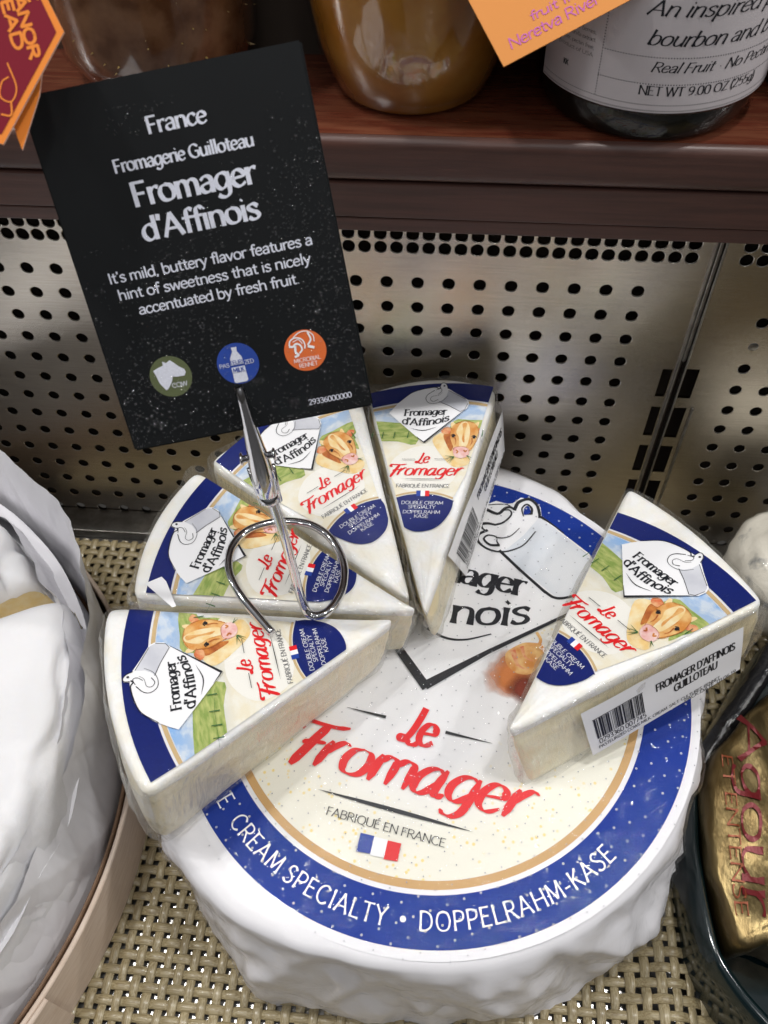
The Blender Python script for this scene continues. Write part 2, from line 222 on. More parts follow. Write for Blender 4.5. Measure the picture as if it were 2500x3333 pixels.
# ---------------- lettering: skeleton glyphs (x-height 1, cap 1.45) drawn with a pen
G = {
 'a': (.80, '.12,.8 .3,.97 .5,.97 .64,.8 .65,.45 .65,.0|.65,.56 .38,.54 .14,.42 .09,.2 .24,.02 .47,.05 .65,.28'),
 'à': (.98, '.70,.84 .52,.99 .27,.9 .08,.55 .1,.15 .28,0 .5,.15 .68,.6|.75,1 .69,.4 .72,.08 .84,.03 .98,.15'),
 'b': (.88, '.13,1.5 .13,0|.13,.7 .3,.95 .55,.97 .75,.75 .76,.3 .57,.02 .32,.01 .13,.25'),
 'c': (.74, '.66,.82 .5,.98 .26,.93 .08,.6 .1,.22 .3,.01 .5,.03 .68,.2'),
 'd': (.88, '.73,1.5 .73,0|.73,.74 .55,.97 .3,.95 .09,.65 .09,.28 .28,.01 .52,.04 .73,.3'),
 'e': (.78, '.1,.5 .38,.54 .66,.58 .66,.82 .45,.99 .24,.93 .08,.6 .1,.22 .3,.01 .5,.02 .7,.18'),
 'f': (.55, '.62,1.42 .46,1.52 .31,1.36 .28,.9 .27,0|.04,.95 .56,.96'),
 'g': (.88, '.71,.86 .52,.99 .27,.92 .08,.6 .1,.25 .3,.04 .52,.14 .71,.45|.73,.97 .73,.3 .68,-.25 .48,-.48 .25,-.46 .1,-.34'),
 'ğ': (.90, '.42,.99 .18,.92 .1,.68 .22,.46 .44,.41 .66,.5 .74,.72 .64,.92 .42,.99|.28,.44 .14,.3 .22,.14 .5,.1 .76,.02 .82,-.22 .62,-.44 .32,-.46 .1,-.3 .14,-.08 .34,.06|.64,.9 .92,.98'),
 'h': (.88, '.13,1.5 .13,0|.13,.68 .33,.95 .56,.96 .72,.75 .73,0'),
 'i': (.34, '.17,.98 .17,0|.16,1.34 .19,1.38'), 'l': (.34, '.17,1.52 .17,0'), 'k': (.8, '.13,1.5 .13,0|.65,.97 .16,.45|.3,.58 .7,0'),
 'm': (1.3, '.13,.98 .13,0|.13,.7 .32,.95 .5,.95 .63,.75 .64,0|.64,.7 .83,.95 1.02,.95 1.15,.75 1.16,0'),
 'n': (.88, '.13,.98 .13,0|.13,.7 .33,.95 .56,.96 .72,.75 .73,0'),
 'o': (.88, '.44,.99 .19,.87 .08,.5 .19,.12 .44,.01 .69,.12 .8,.5 .69,.87 .44,.99'),
 'p': (.88, '.13,.98 .13,-.5|.13,.7 .3,.95 .55,.97 .75,.75 .76,.3 .57,.02 .32,.01 .13,.25'),
 'r': (.56, '.13,.98 .13,0|.13,.66 .28,.9 .44,.98 .57,.93'),
 's': (.70, '.60,.84 .42,.99 .2,.93 .12,.75 .28,.57 .5,.44 .6,.24 .48,.04 .25,.01 .08,.14'),
 't': (.56, '.26,1.3 .26,.3 .34,.04 .54,.06|.04,.95 .52,.96'), 'u': (.88, '.13,.98 .13,.3 .28,.03 .5,.04 .72,.32|.74,.98 .74,0'),
 'v': (.78, '.05,.98 .38,0|.38,0 .72,.98'), 'w': (1.15, '.05,.98 .3,0|.3,0 .57,.95|.57,.95 .84,0|.84,0 1.1,.98'), 'x': (.75, '.06,.98 .68,0|.66,.98 .06,0'),
 'y': (.78, '.06,.98 .4,.05|.73,.98 .4,.05 .22,-.4 .03,-.48'), 'z': (.7, '.08,.97 .62,.97|.62,.97 .08,.02|.08,.02 .64,.02'),
 "'": (.28, '.16,1.5 .12,1.2'), ',': (.32, '.17,.08 .08,-.2'), '.': (.32, '.14,.03 .18,.06'), '·': (.5, '.23,.5 .27,.53'), '-': (.55, '.08,.52 .47,.52'), '(': (.4, '.33,1.5 .14,.9 .14,.3 .33,-.2'), ')': (.4, '.07,1.5 .26,.9 .26,.3 .07,-.2'),
 'A': (1.10, '.04,0 .52,1.45|.52,1.45 1.02,0|.22,.48 .85,.48'), 'B': (.98, '.14,0 .14,1.45|.14,1.43 .55,1.43 .78,1.28 .76,.95 .5,.78 .14,.77|.5,.78 .82,.68 .88,.32 .68,.04 .14,.02'),
 'C': (1.08, '.98,1.22 .7,1.44 .36,1.35 .12,1.0 .12,.45 .36,.1 .7,.01 1,.2'), 'D': (1.15, '.14,0 .14,1.45|.14,1.43 .55,1.42 .9,1.18 1.02,.72 .9,.28 .55,.03 .14,.02'),
 'E': (.88, '.14,0 .14,1.45|.14,1.43 .76,1.43|.14,.76 .66,.76|.14,.02 .8,.02'), 'F': (.82, '.14,0 .14,1.45|.14,1.43 .76,1.43|.14,.74 .64,.74'),
 'G': (1.15, '1,1.22 .7,1.44 .36,1.35 .12,1.0 .12,.45 .36,.1 .7,.01 1,.16|1,.16 1,.7|1,.7 .68,.7'), 'H': (1.14, '.14,0 .14,1.45|1,0 1,1.45|.14,.75 1,.75'),
 'I': (.38, '.19,0 .19,1.45'), 'K': (1.0, '.14,0 .14,1.45|.85,1.45 .18,.7|.34,.86 .92,0'), 'L': (.82, '.14,1.45 .14,0|.14,.02 .78,.02'), 'M': (1.36, '.12,0 .2,1.45|.2,1.45 .68,.2|.68,.2 1.16,1.45|1.16,1.45 1.24,0'),
 'N': (1.16, '.14,0 .14,1.45|.14,1.45 1.02,0|1.02,0 1.02,1.45'), 'O': (1.24, '.62,1.44 .26,1.28 .1,.72 .26,.17 .62,.01 .98,.17 1.14,.72 .98,1.28 .62,1.44'), 'P': (.92, '.14,0 .14,1.45|.14,1.43 .55,1.43 .82,1.25 .82,.88 .55,.68 .14,.68'),
 'Q': (1.24, '.62,1.44 .26,1.28 .1,.72 .26,.17 .62,.01 .98,.17 1.14,.72 .98,1.28 .62,1.44|.7,.05 1.2,-.25'), 'R': (1.0, '.14,0 .14,1.45|.14,1.43 .55,1.43 .80,1.25 .80,.9 .55,.72 .14,.72|.45,.72 .94,0'),
 'S': (.88, '.76,1.24 .52,1.44 .24,1.36 .14,1.08 .34,.83 .62,.65 .76,.36 .6,.06 .3,.01 .08,.18'), 'T': (.96, '.48,0 .48,1.43|.04,1.43 .92,1.43'), 'U': (1.12, '.14,1.45 .14,.45 .3,.07 .56,.01 .82,.07 .98,.45 .98,1.45'),
 'V': (1.06, '.04,1.45 .53,0|.53,0 1.02,1.45'), 'W': (1.5, '.04,1.45 .4,0|.4,0 .75,1.4|.75,1.4 1.1,0|1.1,0 1.46,1.45'), 'X': (1, '.06,1.45 .94,0|.94,1.45 .06,0'), 'Y': (1.0, '.04,1.45 .5,.7|.96,1.45 .5,.7|.5,.7 .5,0'), 'Z': (.95, '.08,1.43 .86,1.43|.86,1.43 .08,.02|.08,.02 .9,.02'),
 '0': (.95, '.47,1.44 .2,1.28 .1,.72 .2,.17 .47,.01 .74,.17 .84,.72 .74,1.28 .47,1.44'), '1': (.6, '.1,1.15 .38,1.43|.38,1.43 .38,0'), '2': (.92, '.12,1.15 .3,1.42 .62,1.42 .78,1.1 .6,.65 .12,.03|.12,.02 .82,.02'),
 '3': (.92, '.12,1.3 .42,1.44 .74,1.28 .7,.92 .38,.78|.38,.78 .74,.68 .8,.3 .55,.02 .12,.1'), '4': (.95, '.62,0 .62,1.43|.62,1.43 .08,.42|.08,.42 .84,.42'), '5': (.92, '.72,1.42 .2,1.42|.2,1.42 .16,.82|.16,.82 .5,.92 .78,.7 .76,.25 .48,.01 .12,.1'),
 '6': (.92, '.68,1.38 .35,1.2 .13,.7 .16,.2 .45,.01 .74,.2 .74,.62 .45,.82 .16,.58'), '7': (.88, '.08,1.43 .78,1.43|.78,1.43 .32,0'), '9': (.92, '.24,.06 .58,.25 .8,.75 .76,1.24 .47,1.44 .18,1.24 .18,.84 .47,.64 .76,.86'),
}
G['Ä'] = (1.10, G['A'][1] + '|.32,1.68 .35,1.7|.68,1.68 .71,1.7'); G['É'] = (.88, G['E'][1] + '|.4,1.62 .6,1.85')
# red brush script
G['ℱ'] = (1.25, '.10,-.12 .28,.45 .44,1.0 .62,1.5|.02,1.22 -.14,1.34 -.06,1.52 .14,1.52 .42,1.50 .85,1.50 1.15,1.58|.14,.72 .40,.82 .72,.86')
G['ℒ'] = (1.1, '.70,1.62 .60,1.1 .42,.5 .18,.08 -.02,.02 -.12,.14 .0,.24 .24,.12 .5,-.06 .72,-.06 .86,.02')
G['ɾ'] = (.72, '.2,1.0 .1,0|.14,.5 .35,.85 .55,1.05 .75,.98')
class Ink:
    def __init__(s, surf, z=0): s.surf = surf; s.V = []; s.F = []; s.z = z; s.k = 0
    def ribbon(s, P, W, z=None):
        # P 2D points, W per-point (half-width vector or half-width)
        z = s.z + (s.k % 12) * .0006 if z is None else z; s.k += 1; b = len(s.V); n = len(P)
        for i in range(n):
            t = P[min(i + 1, n - 1)] - P[max(i - 1, 0)]
            if t.length < 1e-9: t = Vector((1, 0))
            t.normalize(); nn = Vector((-t.y, t.x)); h = W[i] if not callable(W) else W(i / (n - 1), t)
            p = P[i]
            if i == 0: p = p - t * h * .35
            if i == n - 1: p = p + t * h * .35
            s.V.append(s.surf(*(p + nn * h), z)); s.V.append(s.surf(*(p - nn * h), z))
        for i in range(n - 1): a = b + 2 * i; s.F.append((a, a + 1, a + 3, a + 2))
    def text(s, txt, x, y, size, thick=.1, thin=None, stress=0, slant=0, track=0, width=None, align='l', path=None, flare=0, hx=1, brush=0):
        # size = x-height; width: fit to this width
        thin = thick if thin is None else thin
        adv = [(G[c][0] + track if c in G else .42) * size * hx for c in txt]; tot = sum(adv) - track * size * hx
        f = 1
        if width: f = width / tot; tot = width
        x0 = {'l': 0, 'c': -tot / 2, 'r': -tot}[align]; cx = 0
        for c, ad in zip(txt, adv):
            if c in G:
                for st in G[c][1].split('|'):
                    pts = [Vector([float(v) for v in q.split(',')]) for q in st.split()]
                    q = [Vector(v[:2]) for v in crom([p.to_3d() for p in pts], 5)]
                    q2 = [Vector(((p.x + slant * p.y) * size * hx * f, p.y * size)) for p in q]
                    if path: q3 = [path(x0 + cx * f + p.x, p.y) for p in q2]; q3 = [Vector(v) for v in q3]
                    else: q3 = [Vector((x + x0 + cx * f + p.x, y + p.y)) for p in q2]
                    dirs = [(q2[min(i + 1, len(q2) - 1)] - q2[max(i - 1, 0)]) for i in range(len(q2))]
                    W = []
                    for i, d in enumerate(dirs):
                        a = math.atan2(d.y, d.x) - stress; k = abs(sin(a)) ** 1.3
                        h = (thin + (thick - thin) * k) * size * .5
                        if brush: e = min(i, len(dirs) - 1 - i) / max(1, len(dirs) - 1); h *= min(1, brush + e * 5)
                        if flare:
                            e = min(i, len(dirs) - 1 - i) / max(1, len(dirs) - 1); h *= 1 + flare * max(0, 1 - e * 5)
                        W.append(h)
                    s.ribbon(q3, W)
            cx += ad
    def line(s, P, w0, w1=None, smooth=False, n=8, taper=False):
        P = [Vector(p) for p in P]
        if smooth: P = [Vector(v[:2]) for v in crom([p.to_3d() for p in P], n)]
        else:
            Q = []
            for a, b in zip(P, P[1:]):
                k = max(2, int((b - a).length / .25)); Q += [a.lerp(b, i / k) for i in range(k)]
            P = Q + [P[-1]]
        w1 = w0 if w1 is None else w1; n_ = len(P)
        s.ribbon(P, [((w0 + (w1 - w0) * i / (n_ - 1)) * (sin(pi * (i + .15) / (n_ - .7)) if taper else 1)) / 2 for i in range(n_)])
    def poly(s, P, z=None, step=.3, smooth=0):
        z = s.z + (s.k % 12) * .0006 if z is None else z; s.k += 1
        P = [Vector(p).to_3d() for p in P]
        if smooth: P = crom(P, smooth, True)
        b = bmesh.new(); vs = [b.verts.new(p) for p in P]
        tr = tessellate_polygon([[p for p in P]])
        for t in tr:
            try: b.faces.new([vs[i] for i in t])
            except ValueError: pass
        for _ in range(6):
            E_ = [e for e in b.edges if e.calc_length() > step]
            if not E_: break
            bmesh.ops.subdivide_edges(b, edges=E_, cuts=1); bmesh.ops.triangulate(b, faces=b.faces)
        b.verts.index_update(); o = len(s.V); s.V += [s.surf(v.co.x, v.co.y, z) for v in b.verts]
        for f in b.faces:
            ix = [v.index + o for v in f.verts]
            s.F.append(tuple(ix if f.normal.z >= 0 else ix[::-1]))
        b.free()
    def disc(s, x, y, r, n=24, z=None): s.poly([(x + r * cos(2 * pi * k / n), y + r * sin(2 * pi * k / n)) for k in range(n)], z)
    def make(s, name, m, parent): return obj(name, mesh(name, s.V, s.F, m), parent)
def clip(P, lines):
    # keep the side where a*x+b*y<=c
    for a, b, c in lines:
        Q = []
        for i in range(len(P)):
            p, q = P[i], P[(i + 1) % len(P)]; dp, dq = a * p[0] + b * p[1] - c, a * q[0] + b * q[1] - c
            if dp <= 0: Q.append(p)
            if dp * dq < 0: t = dp / (dp - dq); Q.append((p[0] + (q[0] - p[0]) * t, p[1] + (q[1] - p[1]) * t))
        P = Q
        if not P: return P
    return P
def arc(cx, cy, r, a0, a1, n=24): return [(cx + r * cos(rad(a0 + (a1 - a0) * k / n)), cy + r * sin(rad(a0 + (a1 - a0) * k / n))) for k in range(n + 1)]
def flat(x, y, z): return (x, y, z)
def frame(ux, uy, n, p, s=1):
    ux, uy, n = Vector(ux), Vector(uy), Vector(n)
    m = Matrix((ux, uy, n)).transposed().to_4x4(); m.translation = Vector(p); return m
def on(X, Y, n, p): 
    n = Vector(n).normalized(); Y = Vector(Y); Y = (Y - n * Y.dot(n)).normalized(); return frame(Y.cross(n), Y, n, p)

# ================= SETTING
N3 = lambda x, y, z=0: noise.noise(Vector((x, y, z)))
def facet(u, v, seed=0, warp=.45):
    # creased sheet: random heights on a bent lattice, flat triangles between them
    u, v = u + warp * N3(u * .7, v * .7, seed + .5), v + warp * N3(u * .7, v * .7, seed + 9.5)
    i, j = math.floor(u), math.floor(v); fu, fv = u - i, v - j
    h = lambda a, b_: .5 + .5 * noise.cell(Vector((a + .5, b_ + .5, seed + .5)))
    if noise.cell(Vector((i + .5, j + .5, seed + 40.5))) > 0: i, fu, d = i + 1, 1 - fu, -1
    else: d = 1
    a, b_, c, e = h(i, j), h(i + d, j), h(i, j + 1), h(i + d, j + 1)
    return (a + (b_ - a) * fu + (c - a) * fv) if fu + fv < 1 else (e + (c - e) * (1 - fu) + (b_ - e) * (1 - fv))
bobj('deck', box(-60, 60, -60, -.0, -1.6, -.35), M['deckm'])['kind'] = 'structure'
b = box(-60, 60, -1.5, -.02, -.34, .25, .05); bobj('wall_ledge', b, M['steel2'])['kind'] = 'structure'
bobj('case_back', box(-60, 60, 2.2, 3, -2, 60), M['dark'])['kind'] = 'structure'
bobj('back_room_wall', box(-60, 60, 17, 18, 20, 70), M['backdark'])['kind'] = 'structure'

def panel(name, x0, x1, z0, z1, holes, slots, label, parent=None):
    # sheet with punched holes: cells (cx,cz,w,h,r) on a tiling, slots cut as rectangles
    V, F = [], []
    def q(a, b_, c, d): n = len(V); V.extend([a, b_, c, d]); F.append((n, n + 1, n + 2, n + 3))
    xs = sorted({x0, x1} | {round(v, 4) for h in holes for v in (h[0] - h[2] / 2, h[0] + h[2] / 2)} | {v for s in slots for v in (s[0], s[1])})
    zs = sorted({z0, z1} | {round(v, 4) for h in holes for v in (h[1] - h[3] / 2, h[1] + h[3] / 2)} | {v for s in slots for v in (s[2], s[3])})
    used = [(h[0] - h[2] / 2 - .001, h[0] + h[2] / 2 + .001, h[1] - h[3] / 2 - .001, h[1] + h[3] / 2 + .001) for h in holes] + [(s[0] - .001, s[1] + .001, s[2] - .001, s[3] + .001) for s in slots]
    for i in range(len(xs) - 1):
        run = None
        for j in range(len(zs) - 1):
            cx, cz = (xs[i] + xs[i + 1]) / 2, (zs[j] + zs[j + 1]) / 2
            if any(u[0] < cx < u[1] and u[2] < cz < u[3] for u in used): continue
            q((xs[i], 0, zs[j]), (xs[i + 1], 0, zs[j]), (xs[i + 1], 0, zs[j + 1]), (xs[i], 0, zs[j + 1]))
    S = 24
    for cx, cz, w_, h_, r in holes:
        n = len(V)
        for k in range(S):
            a = 2 * pi * k / S; c, s_ = cos(a), sin(a)
            t = min(w_ / 2 / max(abs(c), 1e-6), h_ / 2 / max(abs(s_), 1e-6)); V.append((cx + c * t, 0, cz + s_ * t))
        for rr, yy in ((r + .035, 0), (r, .02), (r, .14)):
            for k in range(S): a = 2 * pi * k / S; V.append((cx + cos(a) * rr, yy, cz + sin(a) * rr))
        for l in range(3):
            for k in range(S): F.append((n + l * S + k, n + (l + 1) * S + k, n + (l + 1) * S + (k + 1) % S, n + l * S + (k + 1) % S))
    # corner slivers of the cells
        for sx_, sz_ in ((1, 1), (-1, 1), (-1, -1), (1, -1)):
            a0 = math.atan2(sz_ * h_, sx_ * w_) % (2 * pi); k0 = int(a0 / (2 * pi) * S); 
            m_ = len(V); V.append((cx + sx_ * w_ / 2, 0, cz + sz_ * h_ / 2)); F.append((n + k0, n + (k0 + 1) % S, m_))
    for s in slots:
        c4 = [(s[0], s[2]), (s[1], s[2]), (s[1], s[3]), (s[0], s[3])]
        for (a, b_), (c, d) in zip(c4, c4[1:] + c4[:1]): q((a, 0, b_), (c, 0, d), (c, .16, d), (a, .16, b_))
    o = obj(name, mesh(name, V, F, M['steel']), None, (0, 0, 0)); o['label'] = label; o['category'] = 'metal panel'; return o
pt = 1.19; r0 = .235
HL = [(i * pt, 15.8 - j * pt * .9975, pt, pt * .9975, r0) for i in range(-22, 8) for j in range(14)]
HD = [(9.93 - .596 * i, z, .596, .578, .235) for i in range(62) for z in (17.37, 17.95, 18.53)]
HR = [(13.32 + i * pt, 14.52 - j * pt, pt, pt, r0) for i in range(5) for j in range(13) if (i, j) != (0, 1)]
HR2 = [(11.88 + .596 * i, z, .596, .578, .235) for i in range(14) for z in (17.35, 17.93, 18.51)]
SL = [(10.12, 10.52, z, z + h) for z, h in ((10.4, 1.55), (7.98, 1.8), (5.58, 1.76), (3.2, 1.72), (.82, 1.72))]
SR = [(11.04, 11.60, z, z + h) for z, h in ((10.36, 1.65), (7.92, 1.86), (5.54, 1.8), (3.16, 1.76), (.78, 1.76))]
pl = panel('perforated_panel', -28, 10.66, -.5, 19.5, HL + HD, SL, 'large perforated stainless steel back panel left of the vertical slotted seam')
pr_ = panel('perforated_panel', 10.98, 19.6, -.5, 19.5, HR + HR2, SR, 'narrower perforated steel back panel right of the vertical slotted seam')
o = bobj('dimple', box(13.1, 13.55, -.02, .05, 13.1, 13.55, .1), M['steel2'], pr_)
V, F = lathe([(0, -.03), (.12, -.025), (.2, .0), (.24, .05)], 20); o.data = mesh('dimple', [(x + 13.32, z, y + 13.33) for x, y, z in V], F, M['steel2'], True)
up = obj('slotted_upright', None); up['label'] = 'narrow slotted metal upright set in the seam between the two perforated panels'; up['category'] = 'bracket rail'
bobj('rail', box(10.60, 10.70, -.12, .3, -.5, 19.4, .03), M['steel2'], up); bobj('rail', box(10.94, 11.03, -.12, .3, -.5, 19.4, .03), M['steel2'], up)
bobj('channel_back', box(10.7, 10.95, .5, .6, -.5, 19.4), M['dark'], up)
bobj('edge_strip', box(11.80, 11.9, -.09, 0.0, -.4, 9.8, .03), M['steel2'], up)
bobj('rod', box(10.76, 10.92, -.02, .2, 12.4, 19.3, .05), M['steel2'], up)

# shelf: cherry top board, laminate fascia boards with seams
sh = thing('wood_shelf', 'long reddish brown wooden shelf with a rounded front edge carrying the jars', 'shelf')
bobj('top_board', box(-60, 60, -3.0, 40, 21.86, 23.3, .34, 5), M['woodf'], sh, True)
bobj('polished_surface', box(-60, 60, -2.72, 16.9, 23.2, 23.306), M['wood'], sh)
bobj('fascia_board', box(-60, 60, -2.97, -.9, 20.62, 21.83, .04), M['woodf'], sh)
bobj('fascia_board', box(-60, 60, -2.96, -.9, 20.1, 20.60, .05), M['woodf'], sh)
bobj('underside', box(-60, 60, -2.8, 17, 20.3, 21.8), M['woodf'], sh)

# woven mat: every strand its own mesh
mat_ = thing('woven_mat', 'beige basket weave vinyl mat lined under the cheeses', 'mat')
PX, PY = .53, .53; MX0, MX1, MY0, MY1 = -19.5, 19.0, -31.0, -1.75
def bump(x, y):
    if x < 7: return 0
    k = max(0, min(1, (-9 - y) / 5)); c = 10.9 + (y + 20) * .06
    h = .85 * math.exp(-((x - c) / 1.25) ** 2) * k
    return h
nx, ny = int((MX1 - MX0) / PX), int((MY1 - MY0) / PY)
for d in (0, 1):
    cnt = ny if d == 0 else nx
    for j in range(cnt):
        n = nx if d == 0 else ny; wv = .172 * (1 + .07 * R_.uniform(-1, 1)); off = R_.uniform(-.02, .02)
        if d == 0 and (MY0 + j * PY) > -1.9: continue
        V = []; F = []
        K = 4; S_ = n * K
        for i in range(S_ + 1):
            u = i / K; ph = cos(pi * (u - .5 + (j % 2) + d)) ; ph = math.copysign(min(1, abs(ph) * 1.5), ph)
            zz = .05 * ph
            wd = wv * (1 - .06 * (ph < 0)) + .012 * N3(u * .8, j * 3.1, d)
            for s_, hz in ((-1, -.035), (-.86, .025), (0, .034), (.86, .025), (1, -.035)):
                if d == 0: x, y = MX0 + u * PX, MY0 + (j + .5) * PY + s_ * wd + off
                else: x, y = MX0 + (j + .5) * PX + s_ * wd + off, MY0 + u * PY
                V.append((x + (0 if d == 0 else .03 * N3(u * .12, j * .7)), y + (.03 * N3(u * .12, j * .7, 5) if d == 0 else 0), .0 + zz + hz + bump(x, y) - .02))
        F = [(a, a + 5, a + 6, a + 1) for i in range(S_) for a in (i * 5, i * 5 + 1, i * 5 + 2, i * 5 + 3)]
        if d: F = [f[::-1] for f in F]
        obj('strand', mesh('strand', V, F, M['strand'] if d == 0 else M['strand2'], True), mat_)

# ================= BIG CHEESE WHEEL
WC = Vector((1.3621, -11.9178, 6.8272)); nW = Vector((-.02293, -.02165, .9995)).normalized()
ang = rad(-7.0)
ang = rad(-11.155)
Yw = Vector((-sin(ang), cos(ang), 0)); WM = on((1, 0, 0), Yw, nW, WC)
wh = thing('round_cheese', 'large round white paper wrapped cheese wheel with a blue ring label on the woven mat', 'cheese wheel', WM)
def interp(tab, a):
    a = (a - tab[0][0]) % 360 + tab[0][0]; T_ = tab + [(tab[0][0] + 360, tab[0][1])]
    for (a0, r0_), (a1, r1_) in zip(T_, T_[1:]):
        if a0 <= a <= a1: t = (a - a0) / (a1 - a0); t = t * t * (3 - 2 * t); return r0_ + (r1_ - r0_) * t
topr = [(-180, 10.5), (-150, 10.8), (-131, 11.0), (-115, 11.0), (-102, 10.65), (-92, 10.35), (-76, 10.2), (-59, 10.15), (-30, 10.15), (0, 9.95), (18, 10.2), (45, 10.0), (60, 9.95), (74, 10.6), (90, 10.85), (120, 10.5)]
botr = [(-180, 10.8), (-145, 11.4), (-131, 11.6), (-112, 11.7), (-97, 11.0), (-76, 10.8), (-59, 11.1), (-42, 11.3), (-20, 10.7), (0, 10.3), (45, 10.2), (90, 10.9)]
def wwarp(x, y): return .035 * N3(x * .22, y * .22, 4)
NA = 480; prof = [(.0, 0), (.3, 0), (.55, 0), (.75, 0), (.88, 0), (.94, 0), (.97, -.02)]
def crump(a, z):
    # folds running down the side plus sharp-edged facets of crumpled paper
    q = a / (2 * pi); e = z * .16
    return 1.05 * (facet(q * 26 + e, z * .30, 3) - .5) + .60 * (facet(q * 62 - e * 2, z * .7, 8) - .5) + .30 * (facet(q * 120 + e * 3, z * 1.3, 5) - .5) + .16
def wheel_shell(off, NAz, sidelv, seedz=0, wr=1.0, bottom=True):
    V = []; rows = 0
    for k in range(len(prof)):
        for i in range(NAz):
            a = 2 * pi * i / NAz; r = prof[k][0] * interp(topr, math.degrees(a)); x, y = r * cos(a), r * sin(a)
            V.append((x, y, prof[k][1] + wwarp(x, y) + off))
        rows += 1
    for l in range(1, sidelv + 1):
        t = l / sidelv; z = -6.75 * t
        for i in range(NAz):
            a = 2 * pi * i / NAz; d = math.degrees(a); rt, rb = interp(topr, d), interp(botr, d)
            e = min(1, -z / .9); r = rt - .22 * (1 - math.sqrt(max(0, 1 - (1 - e) ** 2))) + (rb - rt) * t ** .8
            amp = min(1, max(0, (-z - .15) / 1.3)); r += wr * amp * crump(a, z + seedz) * .8 + off
            V.append((r * cos(a), r * sin(a), z + (.05 * amp * N3(a * 9, z)) + off * .3))
        rows += 1
    return V, grid_faces(NAz, rows, True)
V, F = wheel_shell(0, NA, 40)
o = obj('paper_wrapper', fixn(mesh('paper_wrapper', V, F, M['tissue'], True)), wh)
V, F = wheel_shell(.10, NA, 40, .05, 1.04)
fm = obj('plastic_wrap', mesh('plastic_wrap', V, F, M['wfilm'], True), wh)
ws = lambda x, y, z: (x, y, wwarp(x, y) + z)
lb = obj('round_label', None, wh)
I_ = Ink(ws, .012); I_.poly(arc(0, 0, 9.93, 0, 355, 71), step=.6); I_.F = I_.F; lab = I_.make('label_sheet', M['paper'], lb)
def ring(r0_, r1_, z, a0=0, a1=360, n=240):
    V = []; 
    for k in range(n + 1):
        a = rad(a0 + (a1 - a0) * k / n)
        for q in range(5): r = r0_ + (r1_ - r0_) * q / 4; V.append(ws(r * cos(a), r * sin(a), z))
    return V, [(k * 5 + q, k * 5 + q + 1, k * 5 + q + 6, k * 5 + q + 5) for k in range(n) for q in range(4)]
V, F = ring(7.95, 9.6, .024); obj('blue_ring', mesh('blue_ring', V, F, M['ringblue']), lb)
V, F = ring(7.50, 7.78, .024); obj('tan_ring', mesh('tan_ring', V, F, M['tan']), lb)
I_ = Ink(ws, .022); I_.poly(arc(0, 0, 7.5, 0, 355, 71), step=.6); I_.make('speckled_ground', M['speck'], lb)
# ring lettering, along the circle with tops inward
def ringpath(a0, base=9.03):
    def p(x, y): a = rad(a0) + x / base; r = base - y; return (r * cos(a), r * sin(a))
    return p
I_ = Ink(ws, .034)
kw = dict(thick=.15, thin=.12, flare=.45, hx=.95, track=.16)
sz = .40
I_.text('CREAM SPECIALTY', 0, 0, sz, path=ringpath(-126.6), width=rad(41.4) * 9.03, **kw)
I_.text('DOUBLE', 0, 0, sz, path=ringpath(-130.2), width=rad(17.5) * 9.03, align='r', **kw)
I_.text('DOPPELRAHM-KÄSE', 0, 0, sz, path=ringpath(-78.4), width=rad(45.6) * 9.03, **kw)
I_.disc(8.74 * cos(rad(-81.8)), 8.74 * sin(rad(-81.8)), .10)
I_.make('ring_lettering', M['white'], lb)
# cow peeking out under the shield: ear and neck, printed soft-edged
def softpatch(name, P, z, col, reach, cx_, cy_):
    m = bpy.data.materials.new(name); m.use_nodes = True; n = m.node_tree; N = n.nodes; L = n.links; b_ = N['Principled BSDF']; b_.inputs['Roughness'].default_value = .35; b_.inputs['Base Color'].default_value = col + (1,)
    t = N.new('ShaderNodeTexCoord'); v = N.new('ShaderNodeVectorMath'); v.operation = 'SUBTRACT'; v.inputs[1].default_value = (cx_, cy_, 0); L.new(t.outputs['Object'], v.inputs[0]); l = N.new('ShaderNodeVectorMath'); l.operation = 'LENGTH'; L.new(v.outputs[0], l.inputs[0])
    no = N.new('ShaderNodeTexNoise'); no.inputs['Scale'].default_value = 1.1; L.new(t.outputs['Object'], no.inputs[0]); ma = N.new('ShaderNodeMath'); ma.operation = 'MULTIPLY_ADD'; ma.inputs[1].default_value = reach * .8; L.new(no.outputs[0], ma.inputs[0]); L.new(l.outputs[1], ma.inputs[2])
    mr_ = N.new('ShaderNodeMapRange'); mr_.inputs[1].default_value = reach * .75; mr_.inputs[2].default_value = reach * 1.35; mr_.inputs[3].default_value = 1; mr_.inputs[4].default_value = 0; L.new(ma.outputs[0], mr_.inputs[0]); L.new(mr_.outputs[0], b_.inputs['Alpha'])
    I_ = Ink(ws, z); I_.poly(P, step=.5); return I_.make(name, m, lb)
softpatch('cow_shadow_print', arc(2.9, .9, 1.7, 0, 350, 35), .036, (.62, .20, .05), 1.15, 3.0, .7)
softpatch('cow_shadow_print', arc(3.4, .2, 1.2, 0, 350, 35), .041, (.22, .03, .01), .75, 3.5, .3)
I_ = Ink(ws, .047); I_.poly([(2.55, 1.55), (2.75, 1.05), (3.25, .85), (3.75, 1.1), (3.95, 2.2), (3.3, 2.25), (2.9, 2.0)], smooth=4); I_.make('cow_ear_print', M['hide'], lb)
I_ = Ink(ws, .053); I_.line([(2.8, 1.75), (3.1, 1.2), (3.5, 1.1)], .22, .03, smooth=True); I_.line([(3.1, 2.0), (3.3, 1.6), (3.65, 1.5)], .16, .02, smooth=True); I_.make('cow_ear_print', M['ear'], lb)
I_ = Ink(ws, .058); I_.line([(3.55, 2.75), (3.75, 2.45), (3.65, 2.1)], .12, smooth=True); I_.make('cow_horn_print', M['hide'], lb)
